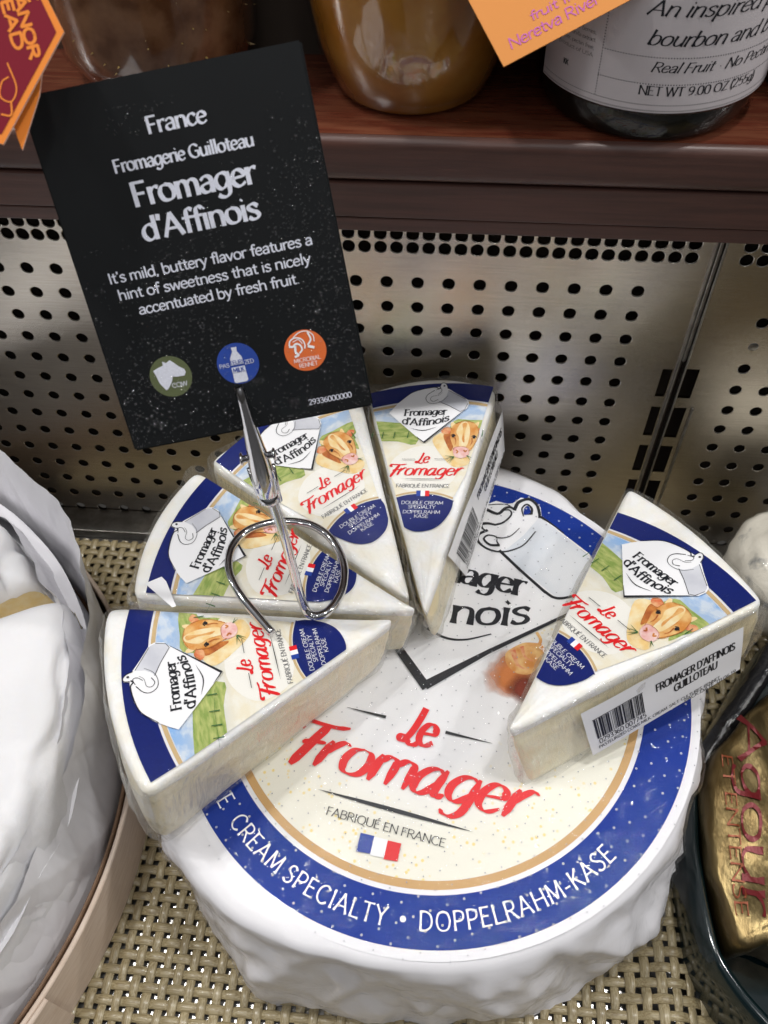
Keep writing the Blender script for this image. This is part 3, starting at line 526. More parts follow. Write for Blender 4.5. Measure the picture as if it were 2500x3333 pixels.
# shield logo
I_ = Ink(ws, .062)
I_.poly([(-.07, -.68), (5.7, 5.0), (5.6, 6.2), (4.95, 6.95), (3.7, 7.72), (2.74, 8.38), (2.62, 8.82), (2.25, 9.16), (1.7, 9.14), (1.42, 8.75), (1.2, 8.66), (.7, 8.7), (.2, 8.3), (-1.2, 8.2), (-3.2, 7.4), (-4.9, 6.1), (-5.9, 4.6)], step=.5)
I_.make('shield_print', M['white'], lb)
I_ = Ink(ws, .071); I_.poly([(1.37, 6.12), (4.0, 4.52), (5.2, 4.8), (5.45, 6.0), (4.87, 6.9), (2.66, 8.3), (2.2, 7.2), (1.7, 6.4)], smooth=0); I_.make('pail_shade_print', mat('pail_tint_print', (.66, .70, .76), .4, col2=(.78, .8, .84, 1), vscale=.6), lb)
I_ = Ink(ws, .080)
I_.line([(-1.45, .68), (-.07, -.57)], .33, .36); I_.line([(-.07, -.5), (2.0, 1.55)], .36, .17); I_.line([(1.9, 1.45), (5.4, 4.6)], .18, .10)
I_.line([(1.37, 6.16), (2.4, 5.4), (3.55, 4.62)], .13, .13); I_.line([(3.5, 4.66), (3.9, 4.48), (4.3, 4.55), (4.9, 4.9)], .13, .10, smooth=True)
I_.line([(2.66, 8.33), (3.1, 8.12), (3.8, 7.7)], .13, .04, smooth=True)
I_.line([(-.3, 8.3), (.28, 8.17), (.9, 8.02), (1.15, 8.38), (1.36, 8.5), (1.55, 8.42)], .17, .10, smooth=True)
I_.line([(1.56, 8.4), (1.66, 8.85), (2.05, 9.12), (2.42, 8.92), (2.62, 8.5), (2.68, 8.25)], .16, .12, smooth=True)
I_.line([(.3, 8.34), (.8, 8.52), (1.2, 8.6), (1.42, 8.5)], .04, .06, smooth=True)
I_.line([(1.0, 8.2), (1.35, 8.34), (1.48, 8.1), (1.25, 7.65), (.93, 7.42)], .05, .10, smooth=True)
I_.line([(-.2, 7.30), (.3, 7.32), (.6, 7.42), (.93, 7.42)], .17, .10, smooth=True); I_.line([(.32, 7.3), (.45, 7.1), (.62, 7.02)], .12, .05, smooth=True)
I_.line([(.66, 7.06), (.36, 6.76), (.42, 6.4), (.84, 6.14), (1.37, 6.1), (1.85, 6.3), (2.3, 6.72), (2.64, 7.5)], .13, .05, smooth=True)
I_.line([(1.3, 6.42), (.92, 6.36), (.62, 6.58), (.75, 6.82), (1.1, 6.84)], .13, .06, smooth=True); I_.line([(1.3, 6.42), (1.16, 6.6), (1.15, 6.72)], .08, .03)
I_.line([(1.1, 6.78), (1.4, 6.84), (1.7, 7.05), (1.95, 7.5)], .08, .03, smooth=True)
I_.line([(2.0, 8.16), (1.86, 8.55), (2.02, 8.82), (2.26, 8.66), (2.3, 8.36)], .05, .12, smooth=True); I_.line([(2.3, 8.36), (2.03, 8.3)], .08)
I_.line([(-.6, 1.85), (.12, 1.62), (.9, 1.72), (1.84, 2.22)], .13, .05, smooth=True)
pth = lambda x, y: (x - .05 + .0, 4.22 + .03 * (x / 1) + y)
I_.text('Fromager', 2.74, 4.24, .68, thick=.33, thin=.09, align='r', width=5.7, flare=.4)
I_.text("d'Aff", -.55, 2.35, .8, thick=.27, thin=.13, align='r', width=2.6, flare=.3)
I_.text('nois', -.08, 2.45, .74, thick=.29, thin=.13, align='l', width=3.05, flare=.35, path=lambda x, y: (x + .15 - .06 * y, 2.36 + y + .09 * x + .05 * x * x))
I_.make('black_print', M['black'], lb)
I_ = Ink(ws, .095); I_.poly([(2.0, 8.24), (1.96, 8.6), (2.08, 8.74), (2.2, 8.6), (2.24, 8.38)], smooth=3); I_.make('pail_eye_print', M['ringblue'], lb)
I_ = Ink(ws, .080)
I_.text('ℱ', -4.15, -4.58, 1.05, thick=.36, thin=.13, slant=.1, width=1.75, brush=.5)
I_.text('ɾomàger'.replace('a', 'à').replace('r', 'ɾ'), -3.30, -4.56, 1.02, thick=.30, thin=.07, slant=.24, width=7.75, stress=-.2, brush=.4)
I_.text('ℒ', -.42, -2.86, .86, thick=.30, thin=.14, slant=.1, width=.75); I_.text('e', .1, -2.84, .86, thick=.3, thin=.12, slant=.15, width=.64)
I_.make('red_lettering', M['red'], lb)
I_ = Ink(ws, .080)
I_.line([(-2.75, -5.36), (2.8, -5.36)], .15, taper=True); I_.line([(-2.68, -2.14), (-1.2, -2.14)], .01, .12); I_.line([(1.1, -2.14), (2.8, -2.12)], .12, .01)
I_.text('FABRIQUÉ EN FRANCE', -2.22, -6.12, .195, thick=.16, thin=.09, width=4.24, flare=.3)
I_.make('caption_lettering', M['black'], lb)
for nm, x0, x1, mt in (('flag_blue', -.86, -.38, 'fblue'), ('flag_white', -.38, .1, 'white'), ('flag_red', .1, .57, 'red')):
    I_ = Ink(ws, .084); I_.poly([(x0, -6.40), (x1, -6.38), (x1 + .03, -6.98), (x0 + .03, -7.03)]); I_.make(nm, M[mt], lb)
# perforation pattern in the wrapping paper
I_ = Ink(ws, .1); J_ = Ink(ws, .106)
for i in range(-24, 25):
    for j in range(-18, 19):
        x, y = .485 * i + .1, .645 * (j + .5 * (i % 2)) + .2; r = math.hypot(x, y)
        if r < 10.0:
            I_.disc(x, y, .042 if 7.9 < r < 9.6 else .026, 7, .1)
            J_.disc(x + .005, y, .018, 5, .106)
I_.make('perforations', M['dot'], wh)['kind'] = 'stuff'; J_.make('perforation_holes', M['hole'], wh)['kind'] = 'stuff'

# ================= CHEESE WEDGES
def wz(x, y): return 6.8272 + .0229 * (x - 1.3621) + .0217 * (y + 11.9178) + .13
def wedge(key, up_, n_, p_, s, T_, B_, sag, label, dx=0, sticker=None, seed=0):
    X = on((1, 0, 0), up_, n_, p_); inv = X.inverted(); t = thing('cheese_wedge', label, 'cheese wedge', X, 'wrapped wedges of double cream cheese')
    T3 = [inv @ Vector(v) for v in T_]; B3 = [inv @ Vector((v[0], v[1], wz(v[0], v[1]) + (v[2] if len(v) > 2 else 0))) for v in B_]
    na, nb = 44, 36
    def outline(P, sg):
        out = []; a, b_, c = P
        for i in range(na): out.append(a.lerp(b_, i / na))
        ch = c - b_; nrm = Vector((-ch.y, ch.x, 0)).normalized(); mid = (b_ + c) / 2
        if nrm.dot(mid - a) < 0: nrm = -nrm
        for i in range(nb): u = i / nb; out.append(b_.lerp(c, u) + nrm * sg * 4 * u * (1 - u))
        for i in range(na): out.append(c.lerp(a, i / na))
        return out
    def smoothp(P, it):
        for _ in range(it): P = [P[i] * .5 + (P[i - 1] + P[(i + 1) % len(P)]) * .25 for i in range(len(P))]
        return P
    TO, BO = smoothp(outline(T3, sag), 4), smoothp(outline(B3, sag), 10); n = len(TO); ctr = sum(TO, Vector()) / n
    wv = lambda x, y: .05 * N3(x * .33 + seed, y * .33, 2)
    def nrmo(P, i):
        d = P[(i + 1) % n] - P[i - 1]; v = Vector((d.y, -d.x, 0)).normalized()
        return v if v.dot(P[i] - ctr) > 0 else -v
    NO = [nrmo(TO, i) for i in range(n)]
    NO = smoothp(NO, 3)
    def build(off, wr, lv=14):
        V = []; rows = []
        for f in (0, .2, .4, .58, .70):
            V += [Vector((ctr.x + (q.x - ctr.x) * f, ctr.y + (q.y - ctr.y) * f, 0)) for q in TO]; rows.append('top')
        for ins, z in ((.30, -.0), (.16, -.03), (.06, -.10), (0, -.24)):
            V += [Vector((q.x, q.y, 0)) - NO[i] * min(ins, .22 * (q - T3[0]).length * ins / .3 + .01) + Vector((0, 0, z)) for i, q in enumerate(TO)]; rows.append('edge')
        for l in range(1, lv + 1):
            u = l / lv
            for i in range(n):
                q = TO[i].lerp(BO[i], u); q = Vector((q.x, q.y, (TO[i].z - .24) * (1 - u) + BO[i].z * u))
                arcside = na <= i < na + nb
                bul = (.12 if arcside else .05) * sin(pi * min(1, u * 1.05)); dent = .05 * N3(q.x * .9 + seed, q.y * .9, q.z * 1.4)
                if not arcside: dent += -.07 * math.exp(-((u - .12) / .05) ** 2)
                q = q + NO[i] * (bul + dent - (.25 * max(0, u - .9) * 10 * .6))
                V.append(q)
            rows.append('side')
        out = []
        for k, v in enumerate(V):
            r_, i = divmod(k, n); z = v.z + wv(v.x, v.y) - .012 + .018 * N3(v.x * 2.2, v.y * 2.2, seed) if r_ < 8 else v.z + wv(v.x, v.y) * .6
            o_ = NO[i] * off if r_ >= 6 else Vector()
            if off:
                if r_ < 9: z += off * 1.3 + (.02 if r_ > 4 else 0)
                if r_ >= 7: 
                    c_ = facet(i * .16 + v.z * .5, v.z * .7 + i * .07, seed) - .3; c2 = facet(i * .4, v.z * 1.4, seed + 3) - .5
                    gk = 1 + 1.6 * max(math.exp(-((v - T3[0]).xy.length / 1.3) ** 2), math.exp(-((v - T3[1]).xy.length / 1.0) ** 2), math.exp(-((v - T3[2]).xy.length / 1.0) ** 2))
                    o_ = o_ + NO[i] * wr * gk * abs(c_) + NO[i] * wr * .4 * abs(c2)
            out.append((v.x + o_.x, v.y + o_.y, z))
        return out, rows
    V, rows = build(0, 0); nr = len(rows); FR = []; FP = []; FE = []
    for r_ in range(nr - 1):
        for i in range(n):
            a, b_ = r_ * n + i, r_ * n + (i + 1) % n; f = (a, b_, b_ + n, a + n)
            cut = not (na - 1 <= i < na + nb)
            if r_ < 8: FR.append(f)
            elif cut: (FP if r_ >= 9 else FR).append(f)
            else: FE.append(f)
    FP.append(tuple(range((nr - 1) * n, nr * n)))
    def sub(F_):
        mp = {}; W = []; G_ = []
        for f in F_:
            g = []
            for v in f:
                if v not in mp: mp[v] = len(W); W.append(V[v])
                g.append(mp[v])
            G_.append(tuple(g))
        return W, G_
    for nm, F_, mt in (('white_rind', FR, 'rind'), ('outer_rind', FE, 'rind_edge'), ('cut_cheese', FP, 'paste')):
        W, G_ = sub(F_); obj(nm, fixn(mesh(nm, W, G_, M[mt], True)), t)
    V2, _ = build(.045, .28)
    F2 = [(r_ * n + i, r_ * n + (i + 1) % n, (r_ + 1) * n + (i + 1) % n, (r_ + 1) * n + i) for r_ in range(nr - 1) for i in range(n)]
    ftop = [f for k, f in enumerate(F2) if k < 7 * n]; fside = [f for k, f in enumerate(F2) if k >= 7 * n]
    V = V2
    W, G_ = sub(ftop); obj('plastic_wrap', mesh('plastic_wrap', W, G_, M['film'], True), t)
    W, G_ = sub(fside); obj('plastic_wrap', mesh('plastic_wrap', W, G_, M['film2'], True), t)
    # ---- printed label, drawn in its own units (scaled by s), trimmed to the wedge
    T2 = [(v.x / s, v.y / s) for v in T3]; cx, cy = sum(v[0] for v in T2) / 3, sum(v[1] for v in T2) / 3
    def hp(a, b_, ins):
        nx_, ny_ = (b_[1] - a[1]), -(b_[0] - a[0]); L_ = math.hypot(nx_, ny_); nx_, ny_ = nx_ / L_, ny_ / L_
        if nx_ * (cx - a[0]) + ny_ * (cy - a[1]) > 0: nx_, ny_ = -nx_, -ny_
        return (nx_, ny_, nx_ * a[0] + ny_ * a[1] - ins)
    LN = [hp(T2[0], T2[1], .14), hp(T2[2], T2[0], .14)]
    SB = [(.9423, -.3347, 1.50), (-.9150, -.4035, 1.50)]  # the label's own tapering sides
    LN2 = LN + SB
    sf = lambda x, y, z: (x * s, y * s, wv(x * s, y * s) + z)
    lab = obj('printed_label', None, t)
    def shape(nm, P, mt, z, lines=LN2, smooth=0, step=.25):
        if smooth: P = [tuple(v[:2]) for v in crom([Vector(p).to_3d() for p in P], smooth, True)]
        P = clip(P, lines)
        if len(P) < 3: return
        I_ = Ink(sf, z); I_.poly(P, step=step); return I_.make(nm, M[mt], lab)
    up_arc = arc(0, -6.2, 11.05, 62, 118); lobe = [(1.31, -.93), (1.30, -1.25), (1.17, -1.62), (.92, -2.0), (.55, -2.26), (.0, -2.36), (-.42, -2.24), (-.78, -1.95), (-1.08, -1.5), (-1.25, -1.15), (-1.26, -.93)]
    shape('label_sheet', clip(up_arc + [(-5, -.9), (5, -.9)], LN2 + [(0, -1, .9)]), 'paper', .024, LN)
    shape('landscape', arc(0, -6.2, 9.98, 60, 120) + [(-1.0, -1.0), (-.77, -.70), (0, -.62), (.77, -.70), (1.0, -1.0)], 'scene', .034)
    shape('meadow', [(-3.4, 2.9), (-1.7, 2.86), (-.6, 2.6), (-.6, 1.72), (-1.43, 1.88), (-2.48, 1.92), (-3.4, 2.1)], 'field', .040, smooth=3)
    shape('meadow', [(.75, 1.8), (.9, 2.85), (1.6, 2.88), (2.6, 2.8), (2.9, 2.3), (2.25, 2.2), (2.0, 1.5), (1.7, 1.9)], 'field', .040, smooth=3)
    shape('blue_band', up_arc + arc(0, -6.2, 10.22, 118, 62), 'blue', .034)
    shape('tan_band', arc(0, -6.2, 10.14, 62, 118) + arc(0, -6.2, 10.01, 118, 62), 'tan2', .044)
    shape('blue_lobe', [tuple(v[:2]) for v in crom([Vector(p).to_3d() for p in lobe], 5)] + arc(0, -3.62, 2.98, 117, 63), 'blue', .040, LN)
    shape('tan_band', arc(0, -3.62, 3.02, 62, 118) + arc(0, -3.62, 3.10, 118, 62), 'tan2', .046)
    shape('lit_ground', [(-1.3, -.05), (-1.5, .9), (-.6, 1.6), (.7, 1.5), (1.3, .9), (1.2, 0), (.5, -.5), (-.6, -.5)], 'glow', .040, smooth=5)
    # cow
    shape('cow_neck', [(.1, 1.9), (.5, 2.3), (.9, 2.2), (1.1, 1.2), (1.7, 1.1), (1.75, .75), (1.2, .6), (.7, 1.0)], 'cream', .050, smooth=4)
    shape('cow_neck', [(.55, 2.15), (.85, 2.3), (1.0, 1.75), (.95, 1.35), (.72, 1.7)], 'hide2', .056, smooth=4)
    shape('cow_ear', [(.42, 2.36), (.64, 2.52), (.92, 2.42), (.8, 2.22), (.55, 2.2)], 'ear', .062, smooth=4)
    shape('cow_ear', [(1.9, 2.34), (2.18, 2.52), (2.38, 2.36), (2.12, 2.2), (1.95, 2.2)], 'ear', .062, smooth=4)
    shape('cow_horn', [(.85, 2.5), (.80, 2.72), (.9, 2.78), (1.02, 2.6)], 'cream', .062, smooth=3); shape('cow_horn', [(1.78, 2.6), (1.9, 2.75), (2.0, 2.74), (1.95, 2.5)], 'cream', .062, smooth=3)
    shape('cow_head', [(.87, 2.5), (1.05, 2.72), (1.4, 2.8), (1.75, 2.72), (1.96, 2.5), (2.05, 2.1), (1.93, 1.7), (1.72, 1.35), (1.15, 1.35), (1.0, 1.6), (.84, 2.0)], 'hide', .070, smooth=4)
    shape('cow_blaze', [(1.25, 2.72), (1.5, 2.75), (1.66, 2.3), (1.6, 1.6), (1.3, 1.5), (1.22, 2.0), (1.08, 2.3)], 'cream', .077, smooth=4)
    shape('cow_brow', [(1.3, 2.66), (1.5, 2.68), (1.44, 2.2), (1.48, 1.75), (1.36, 1.9), (1.38, 2.3)], 'hide', .084, smooth=3)
    shape('cow_muzzle', [(1.04, 1.42), (1.12, 1.54), (1.4, 1.56), (1.62, 1.5), (1.72, 1.34), (1.68, 1.1), (1.4, 1.0), (1.13, 1.12)], 'pink', .084, smooth=4)
    I_ = Ink(sf, .092); I_.line([(1.06, 1.4), (1.14, 1.52), (1.4, 1.55), (1.62, 1.48), (1.71, 1.3)], .016, smooth=True)
    I_.line([(1.18, 1.38), (1.26, 1.3), (1.2, 1.24)], .06, smooth=True); I_.line([(1.5, 1.38), (1.56, 1.3), (1.62, 1.36)], .06, smooth=True); I_.line([(.86, 2.45), (.84, 2.0), (1.0, 1.6), (1.06, 1.42)], .022, smooth=True); I_.line([(1.96, 2.5), (2.05, 2.1), (1.93, 1.7), (1.73, 1.36)], .022, smooth=True); I_.line([(.45, 2.36), (.64, 2.52), (.9, 2.42)], .02, smooth=True); I_.line([(1.02, 2.68), (1.4, 2.8), (1.8, 2.7)], .02, smooth=True)
    I_.line([(1.05, 2.0), (1.12, 1.8), (1.1, 1.62)], .05, .02, smooth=True); I_.line([(1.78, 1.95), (1.8, 1.75), (1.74, 1.6)], .05, .02, smooth=True); I_.make('cow_markings', M['hide2'], lab)
    for ex, ey in ((.98, 2.06), (1.86, 1.99)):
        I_ = Ink(sf, .092); I_.disc(ex, ey, .065, 10); I_.line([(ex - .1, ey + .04), (ex, ey + .09), (ex + .1, ey)], .03, smooth=True); I_.make('cow_eye', M['black'], lab)
    I_ = Ink(sf, .094)
    for a, b_ in (((1.1, 1.08), (.78, .98)), ((1.1, 1.05), (.86, .82)), ((1.12, 1.06), (.74, 1.12)), ((1.66, 1.1), (1.86, 1.02)), ((1.66, 1.12), (1.8, .92)), ((1.12, 1.04), (.96, .78))): I_.line([a, b_], .035, .008)
    for x in (-2.54, -2.09, -1.58, -.97, 2.2): I_.line([(x, 2.34), (x - .02, 2.02)], .028, .045)
    I_.line([(-2.9, 2.2), (-1.6, 2.18), (-.8, 2.05)], .008); I_.make('grass_and_fence', M['leaf'], lab)
    # shield with pail
    shield = [(-1.99, 3.31), (-1.80, 3.62), (-1.56, 3.95), (-1.15, 4.34), (-.7, 4.52), (-.12, 4.61), (.09, 4.6), (.13, 4.78), (.27, 4.82), (.40, 4.72), (.48, 4.5), (.9, 4.2), (1.40, 3.88), (1.47, 3.7), (1.40, 3.42), (1.2, 3.25), (-.24, 1.74)]
    shape('shield_print', shield, 'white', .100, LN)
    shape('pail_print', [(.16, 3.82), (.75, 3.52), (1.14, 3.26), (1.33, 3.38), (1.42, 3.66), (1.36, 3.85), (.5, 4.42), (.44, 4.1), (.3, 3.9)], 'pail', .108, LN)
    I_ = Ink(sf, .115)
    I_.line([(-.24, 1.76), (1.2, 3.24)], .085, .012); I_.line([(-.27, 1.79), (-.6, 2.07)], .04, .008)
    I_.line([(-1.62, 3.86), (-1.15, 4.32), (-.7, 4.50), (-.12, 4.59), (.05, 4.50), (.14, 4.56)], .02, .05, smooth=True); I_.line([(.11, 4.6), (.15, 4.77), (.27, 4.80), (.40, 4.68), (.47, 4.48)], .03, .03, smooth=True)
    I_.line([(.16, 3.82), (.6, 3.6), (1.14, 3.26), (1.32, 3.36), (1.42, 3.68)], .022, .018); I_.line([(.50, 4.40), (1.30, 3.90)], .02)
    I_.line([(-.12, 4.42), (-.38, 4.22), (-.45, 4.0), (-.3, 3.78), (.0, 3.74), (.3, 3.86), (.52, 4.12)], .03, .012, smooth=True); I_.line([(.1, 3.93), (-.1, 3.84), (-.24, 3.95), (-.18, 4.1), (.1, 4.16), (.25, 4.3)], .024, .01, smooth=True); I_.line([(-.05, 4.44), (.16, 4.5), (.2, 4.36), (.06, 4.2)], .02, smooth=True)
    I_.disc(.29, 4.64, .045, 8); I_.line([(-.95, 2.5), (-.35, 2.36), (.27, 2.53)], .034, taper=True, smooth=True)
    I_.text('Fromager', -1.30, 3.15, .215, thick=.33, thin=.13, width=1.86, flare=.4)
    I_.text("d'Affinois", 0, 0, .225, thick=.31, thin=.17, width=2.06, flare=.3, path=lambda x, y: (x - 1.34, 2.60 + y + .16 * ((x - 1.0) ** 2) + .03 * x))
    I_.line([(-1.05, .94), (-.49, .94)], .02); I_.line([(.33, .95), (.9, .94)], .02); I_.line([(-.95, 0), (.95, 0)], .028, taper=True); I_.make('black_print', M['black'], lab)
    I_ = Ink(sf, .062)
    I_.text('ℱ', -1.50, .17, .36, thick=.36, thin=.13, slant=.1, width=.62, brush=.5); I_.text('ɾomàgeɾ', -1.22, .21, .33, thick=.30, thin=.09, slant=.24, width=2.70, stress=-.2, brush=.5)
    I_.text('ℒ', -.44, .80, .29, thick=.30, thin=.14, slant=.1, width=.34); I_.text('e', -.18, .81, .29, thick=.3, thin=.12, slant=.15, width=.26); I_.make('red_lettering', M['red'], lab)
    I_ = Ink(sf, .060); I_.text('FABRIQUÉ EN FRANCE', -1.14, -.365, .112, thick=.2, thin=.12, width=2.24); I_.make('caption_lettering', M['grey'], lab)
    I_ = Ink(sf, .055)
    for y, a, b_, tx in ((-1.13, -.81, .93, 'DOUBLE CREAM'), (-1.32, -.50, .63, 'SPECIALTY'), (-1.55, -.69, .85, 'DOPPELRAHM'), (-1.74, -.2, .40, 'KÄSE')):
        I_ = Ink(sf, .055); I_.text(tx, a, y, .098, thick=.18, thin=.12, width=b_ - a); I_.make('white_line', M['white'], lab)
    for nm, x0, x1, mt in (('flag_blue', -.25, -.07, 'fblue'), ('flag_white', -.07, .11, 'white'), ('flag_red', .11, .29, 'red')):
        I_ = Ink(sf, .066); I_.poly([(x0, -.51), (x1, -.51), (x1 + .02, -.76), (x0 + .02, -.76)]); I_.make(nm, M[mt], lab)
    # ---- price sticker on the cut side
    if sticker:
        P = [inv @ Vector(v) for v in sticker['quad']]  # TL TR BR BL
        nn = ((P[1] - P[0]).cross(P[3] - P[0])).normalized()
        if nn.dot(P[0] - ctr) < 0: nn = -nn
        def ss(u, v, z):
            q = P[0].lerp(P[1], u).lerp(P[3].lerp(P[2], u), v); return q + nn * (z + sticker.get('lift', .12) + .05 * N3(u * 3, v * 1.5, seed))
        st = obj('price_sticker', None, t)
        I_ = Ink(ss, 0); I_.poly([(0, 0), (1, 0), (1, 1), (0, 1)], step=.06); me = I_.make('sticker_paper', M['white'], st); fixn(me.data)
        Ls, Hs = (P[1] - P[0]).length, ((P[3] - P[0]).length + (P[2] - P[1]).length) / 2
        sm = lambda x, y, z: ss(x / Ls, -y / Hs, z)
        I_ = Ink(sm, .012); x = .055 * Ls; R2 = random.Random(5)
        I_.poly([(.05 * Ls, -.25 * Hs), (.37 * Ls, -.25 * Hs), (.37 * Ls, -.262 * Hs), (.05 * Ls, -.262 * Hs)])
        while x < .365 * Ls:
            w_ = R2.choice((.02, .02, .04, .06, .08)); I_.poly([(x, -.265 * Hs), (x + w_, -.265 * Hs), (x + w_, -.70 * Hs), (x, -.70 * Hs)], step=.5); x += w_ + R2.choice((.02, .03, .05))
        I_.make('barcode', M['black'], st)['kind'] = 'stuff'
        I_ = Ink(sm, .012)
        for tx, a, b_, y, h, tk in (('FROMAGER D\'AFFINOIS', .45, .95, -.40, .11, .22), ('GUILLOTEAU', .56, .84, -.62, .11, .22), ('PASTEURIZED COWS MILK. CREAM. SALT. CULTURES. RENNET', .05, .86, -.92, .045, .2), ('0293360 007745', .06, .37, -.82, .07, .18), ('PACK DATE. 01.06.19', .62, .97, -1.0, .05, .2)):
            I_.text(tx, a * Ls, y * Hs, h * Hs, width=(b_ - a) * Ls, thick=tk, thin=tk * .8, hx=.8)
        I_.make('sticker_lettering', M['black'], st)['kind'] = 'stuff'
    return t, X, sf
WD = dict(
 D=([.0709, .9817, .1769], [-.2209, -.1574, .9625], [.672, -5.616, 10.75], .9561), E=([.7613, .6323, .1437], [-.2772, .117, .9536], [6.722, -11.832, 10.476], 1.0565),
 A=([-.9347, -.3422, .0963], [.049, .1443, .9883], [-3.946, -13.615, 10.523], 1.0457), B=([-.9765, .1748, .1263], [.129, .0044, .9916], [-3.872, -9.902, 10.608], .9969),
 C=([-.656, .7288, .1962], [.1085, -.1661, .9801], [-2.503, -6.56, 10.514], .9422))
wedge('A', *WD['A'], [(.07, -11.45, 10.0), (-10.24, -12.05, 10.6), (-6.91, -18.97, 11.45)], [(-.33, -11.6), (-10.4, -12.05), (-7.5, -19.05)], .55, 'front left cheese wedge nearest the wrapped brie, its long cut side turned toward the viewer', seed=1)
tB, XB, sfB = wedge('B', *WD['B'], [(.9, -11.08, 10.0), (-9.13, -12.0, 11.3), (-8.21, -5.97, 11.155)], [(.55, -11.12), (-9.25, -11.95), (-8.3, -5.8)], .55, 'cheese wedge lying under the wire ring, with a torn white flap on its label', seed=2)
wedge('C', *WD['C'], [(.52, -10.45, 9.55), (-7.78, -5.63, 11.26), (-2.25, -1.5, 11.2)], [(.45, -10.6), (-7.9, -5.5), (-2.3, -1.4)], .5, 'cheese wedge behind the clip, partly hidden by the lower edge of the black card', seed=3)
wedge('D', *WD['D'], [(1.0, -11.28, 9.9), (-2.08, -1.1, 10.9), (3.34, -1.65, 11.98)], [(1.45, -10.75), (-2.1, -1.1), (3.75, -1.5)], .7, 'rearmost cheese wedge, standing nearest the perforated wall with its label upright', seed=4,
      sticker=dict(quad=[(3.5, -1.95, 11.15), (3.78, -1.75, 7.6), (2.42, -7.55, 6.95), (1.72, -8.9, 10.05)], lift=.14) and dict(quad=[(1.62, -8.95, 10.55), (3.53, -2.0, 11.15), (3.85, -1.85, 8.55), (2.45, -7.45, 7.0)], lift=.12))
wedge('E', *WD['E'], [(3.84, -15.6, 10.1), (8.64, -4.8, 10.17), (12.3, -11.06, 12.0)], [(4.76, -16.25), (8.8, -4.7), (13.35, -10.5)], .35, 'single cheese wedge at the right side of the wheel, barcode sticker on its near face', seed=5,
      sticker=dict(quad=[(6.34, -14.52, 9.89), (11.67, -11.6, 11.27), (12.06, -12.11, 9.26), (7.09, -14.96, 7.62)], lift=.10))
# torn flap on the label of the wedge under the ring
I_ = Ink(sfB, .17); I_.poly([(-2.49, 4.64), (-2.04, 4.21), (-2.17, 3.98), (-3.0, 3.26), (-3.09, 3.36)], step=.2); I_.make('torn_flap', M['white'], tB)

# ================= CLIP STAND AND CARD
cl = thing('clip_stand', 'shiny wire ring stand with an alligator clip standing on the wedges and gripping the card', 'sign clip')
ringp = [(-4.14, -12.85, 10.84), (-4.74, -12.26, 10.91), (-5.3, -11.7, 10.99), (-5.79, -11.07, 11.05), (-6.08, -10.43, 11.09), (-6.14, -9.68, 11.09), (-5.98, -9.1, 11.06), (-5.63, -8.63, 11.01), (-5.07, -8.28, 10.94), (-4.54, -8.08, 10.87), (-3.95, -8.01, 10.79), (-3.34, -8.1, 10.71), (-2.75, -8.46, 10.63), (-2.3, -9.07, 10.58), (-2.01, -9.77, 10.54), (-1.96, -10.56, 10.54), (-2.12, -11.24, 10.56), (-2.41, -11.75, 10.61), (-2.75, -11.98, 10.69), (-3.01, -11.96, 10.82), (-3.16, -11.84, 11.21), (-3.22, -11.95, 12.3), (-3.3, -11.88, 13.4), (-3.44, -11.76, 15.2), (-3.6, -11.65, 16.4), (-3.68, -11.62, 16.9)]
P = crom(ringp, 6)
V, F = tube(P, .155, 16); obj('wire', mesh('wire', V, F, M['chrome'], True), cl)
V, F = tube([(-3.43, -11.77, 15.1), (-3.5, -11.72, 15.6), (-3.61, -11.65, 16.5)], [.21, .205, .19], 18, False); obj('clear_sleeve', mesh('clear_sleeve', V, F, M['sleeve'], True), cl)
V, F = tube([(-3.44, -11.77, 14.6), (-3.43, -11.77, 15.1)], .137, 14, False)
A0, A1 = Vector((-3.72, -11.6, 16.75)), Vector((-4.07, -11.28, 20.95)); ax = (A1 - A0).normalized(); sd = Vector((1, .22, .1)); sd = (sd - ax * sd.dot(ax)).normalized(); up_ = sd.cross(ax)
if up_.y > 0: up_ = -up_
def jaw(name, side, prof_, open_):
    V = []; K = 9
    for t, w_, h_ in prof_:
        c = A0 + ax * (t * (A1 - A0).length) + up_ * side * (open_ * (1 - t) + .02)
        for k in range(K):
            a = pi * (k / (K - 1)) ; V.append(c + sd * cos(a) * w_ * .82 + up_ * side * sin(a) * h_)
    n = len(prof_); F = [(r * K + k, r * K + k + 1, (r + 1) * K + k + 1, (r + 1) * K + k) for r in range(n - 1) for k in range(K - 1)]
    V2 = [v - up_ * side * .05 for v in V]; F2 = [tuple(q + len(V) for q in f[::-1]) for f in F]
    return obj(name, mesh(name, V + V2, F + F2, M['chrome'], True), cl)
jaw('upper_jaw', 1, [(.02, .30, .20), (.10, .40, .26), (.2, .42, .30), (.34, .40, .30), (.5, .32, .26), (.7, .23, .20), (.9, .17, .15), (.97, .15, .13), (1.0, .10, .05)], .10)
jaw('lower_jaw', -1, [(.02, .30, .2), (.1, .4, .24), (.25, .40, .28), (.4, .34, .22), (.6, .24, .14), (.8, .2, .10), (1.0, .16, .06)], .12)
V, F = lathe([(0, -.52), (.17, -.50), (.2, -.45), (.1, -.42), (.1, .42), (.2, .45), (.17, .5), (0, .52)], 18)
mr = sd.to_track_quat('Z', 'Y').to_matrix().to_4x4(); mr.translation = A0 + ax * 1.75 + up_ * .06; obj('pivot', mesh('pivot', V, F, M['chrome'], True), cl, M4=mr)
V, F = lathe([(0, -.30), (.16, -.25), (.27, -.12), (.3, 0), (.27, .12), (.16, .25), (0, .3)], 24)
obj('ball_joint', mesh('ball_joint', V, F, M['chrome'], True), cl, M4=Matrix.Translation(A0 - up_ * -.12 + ax * .1))
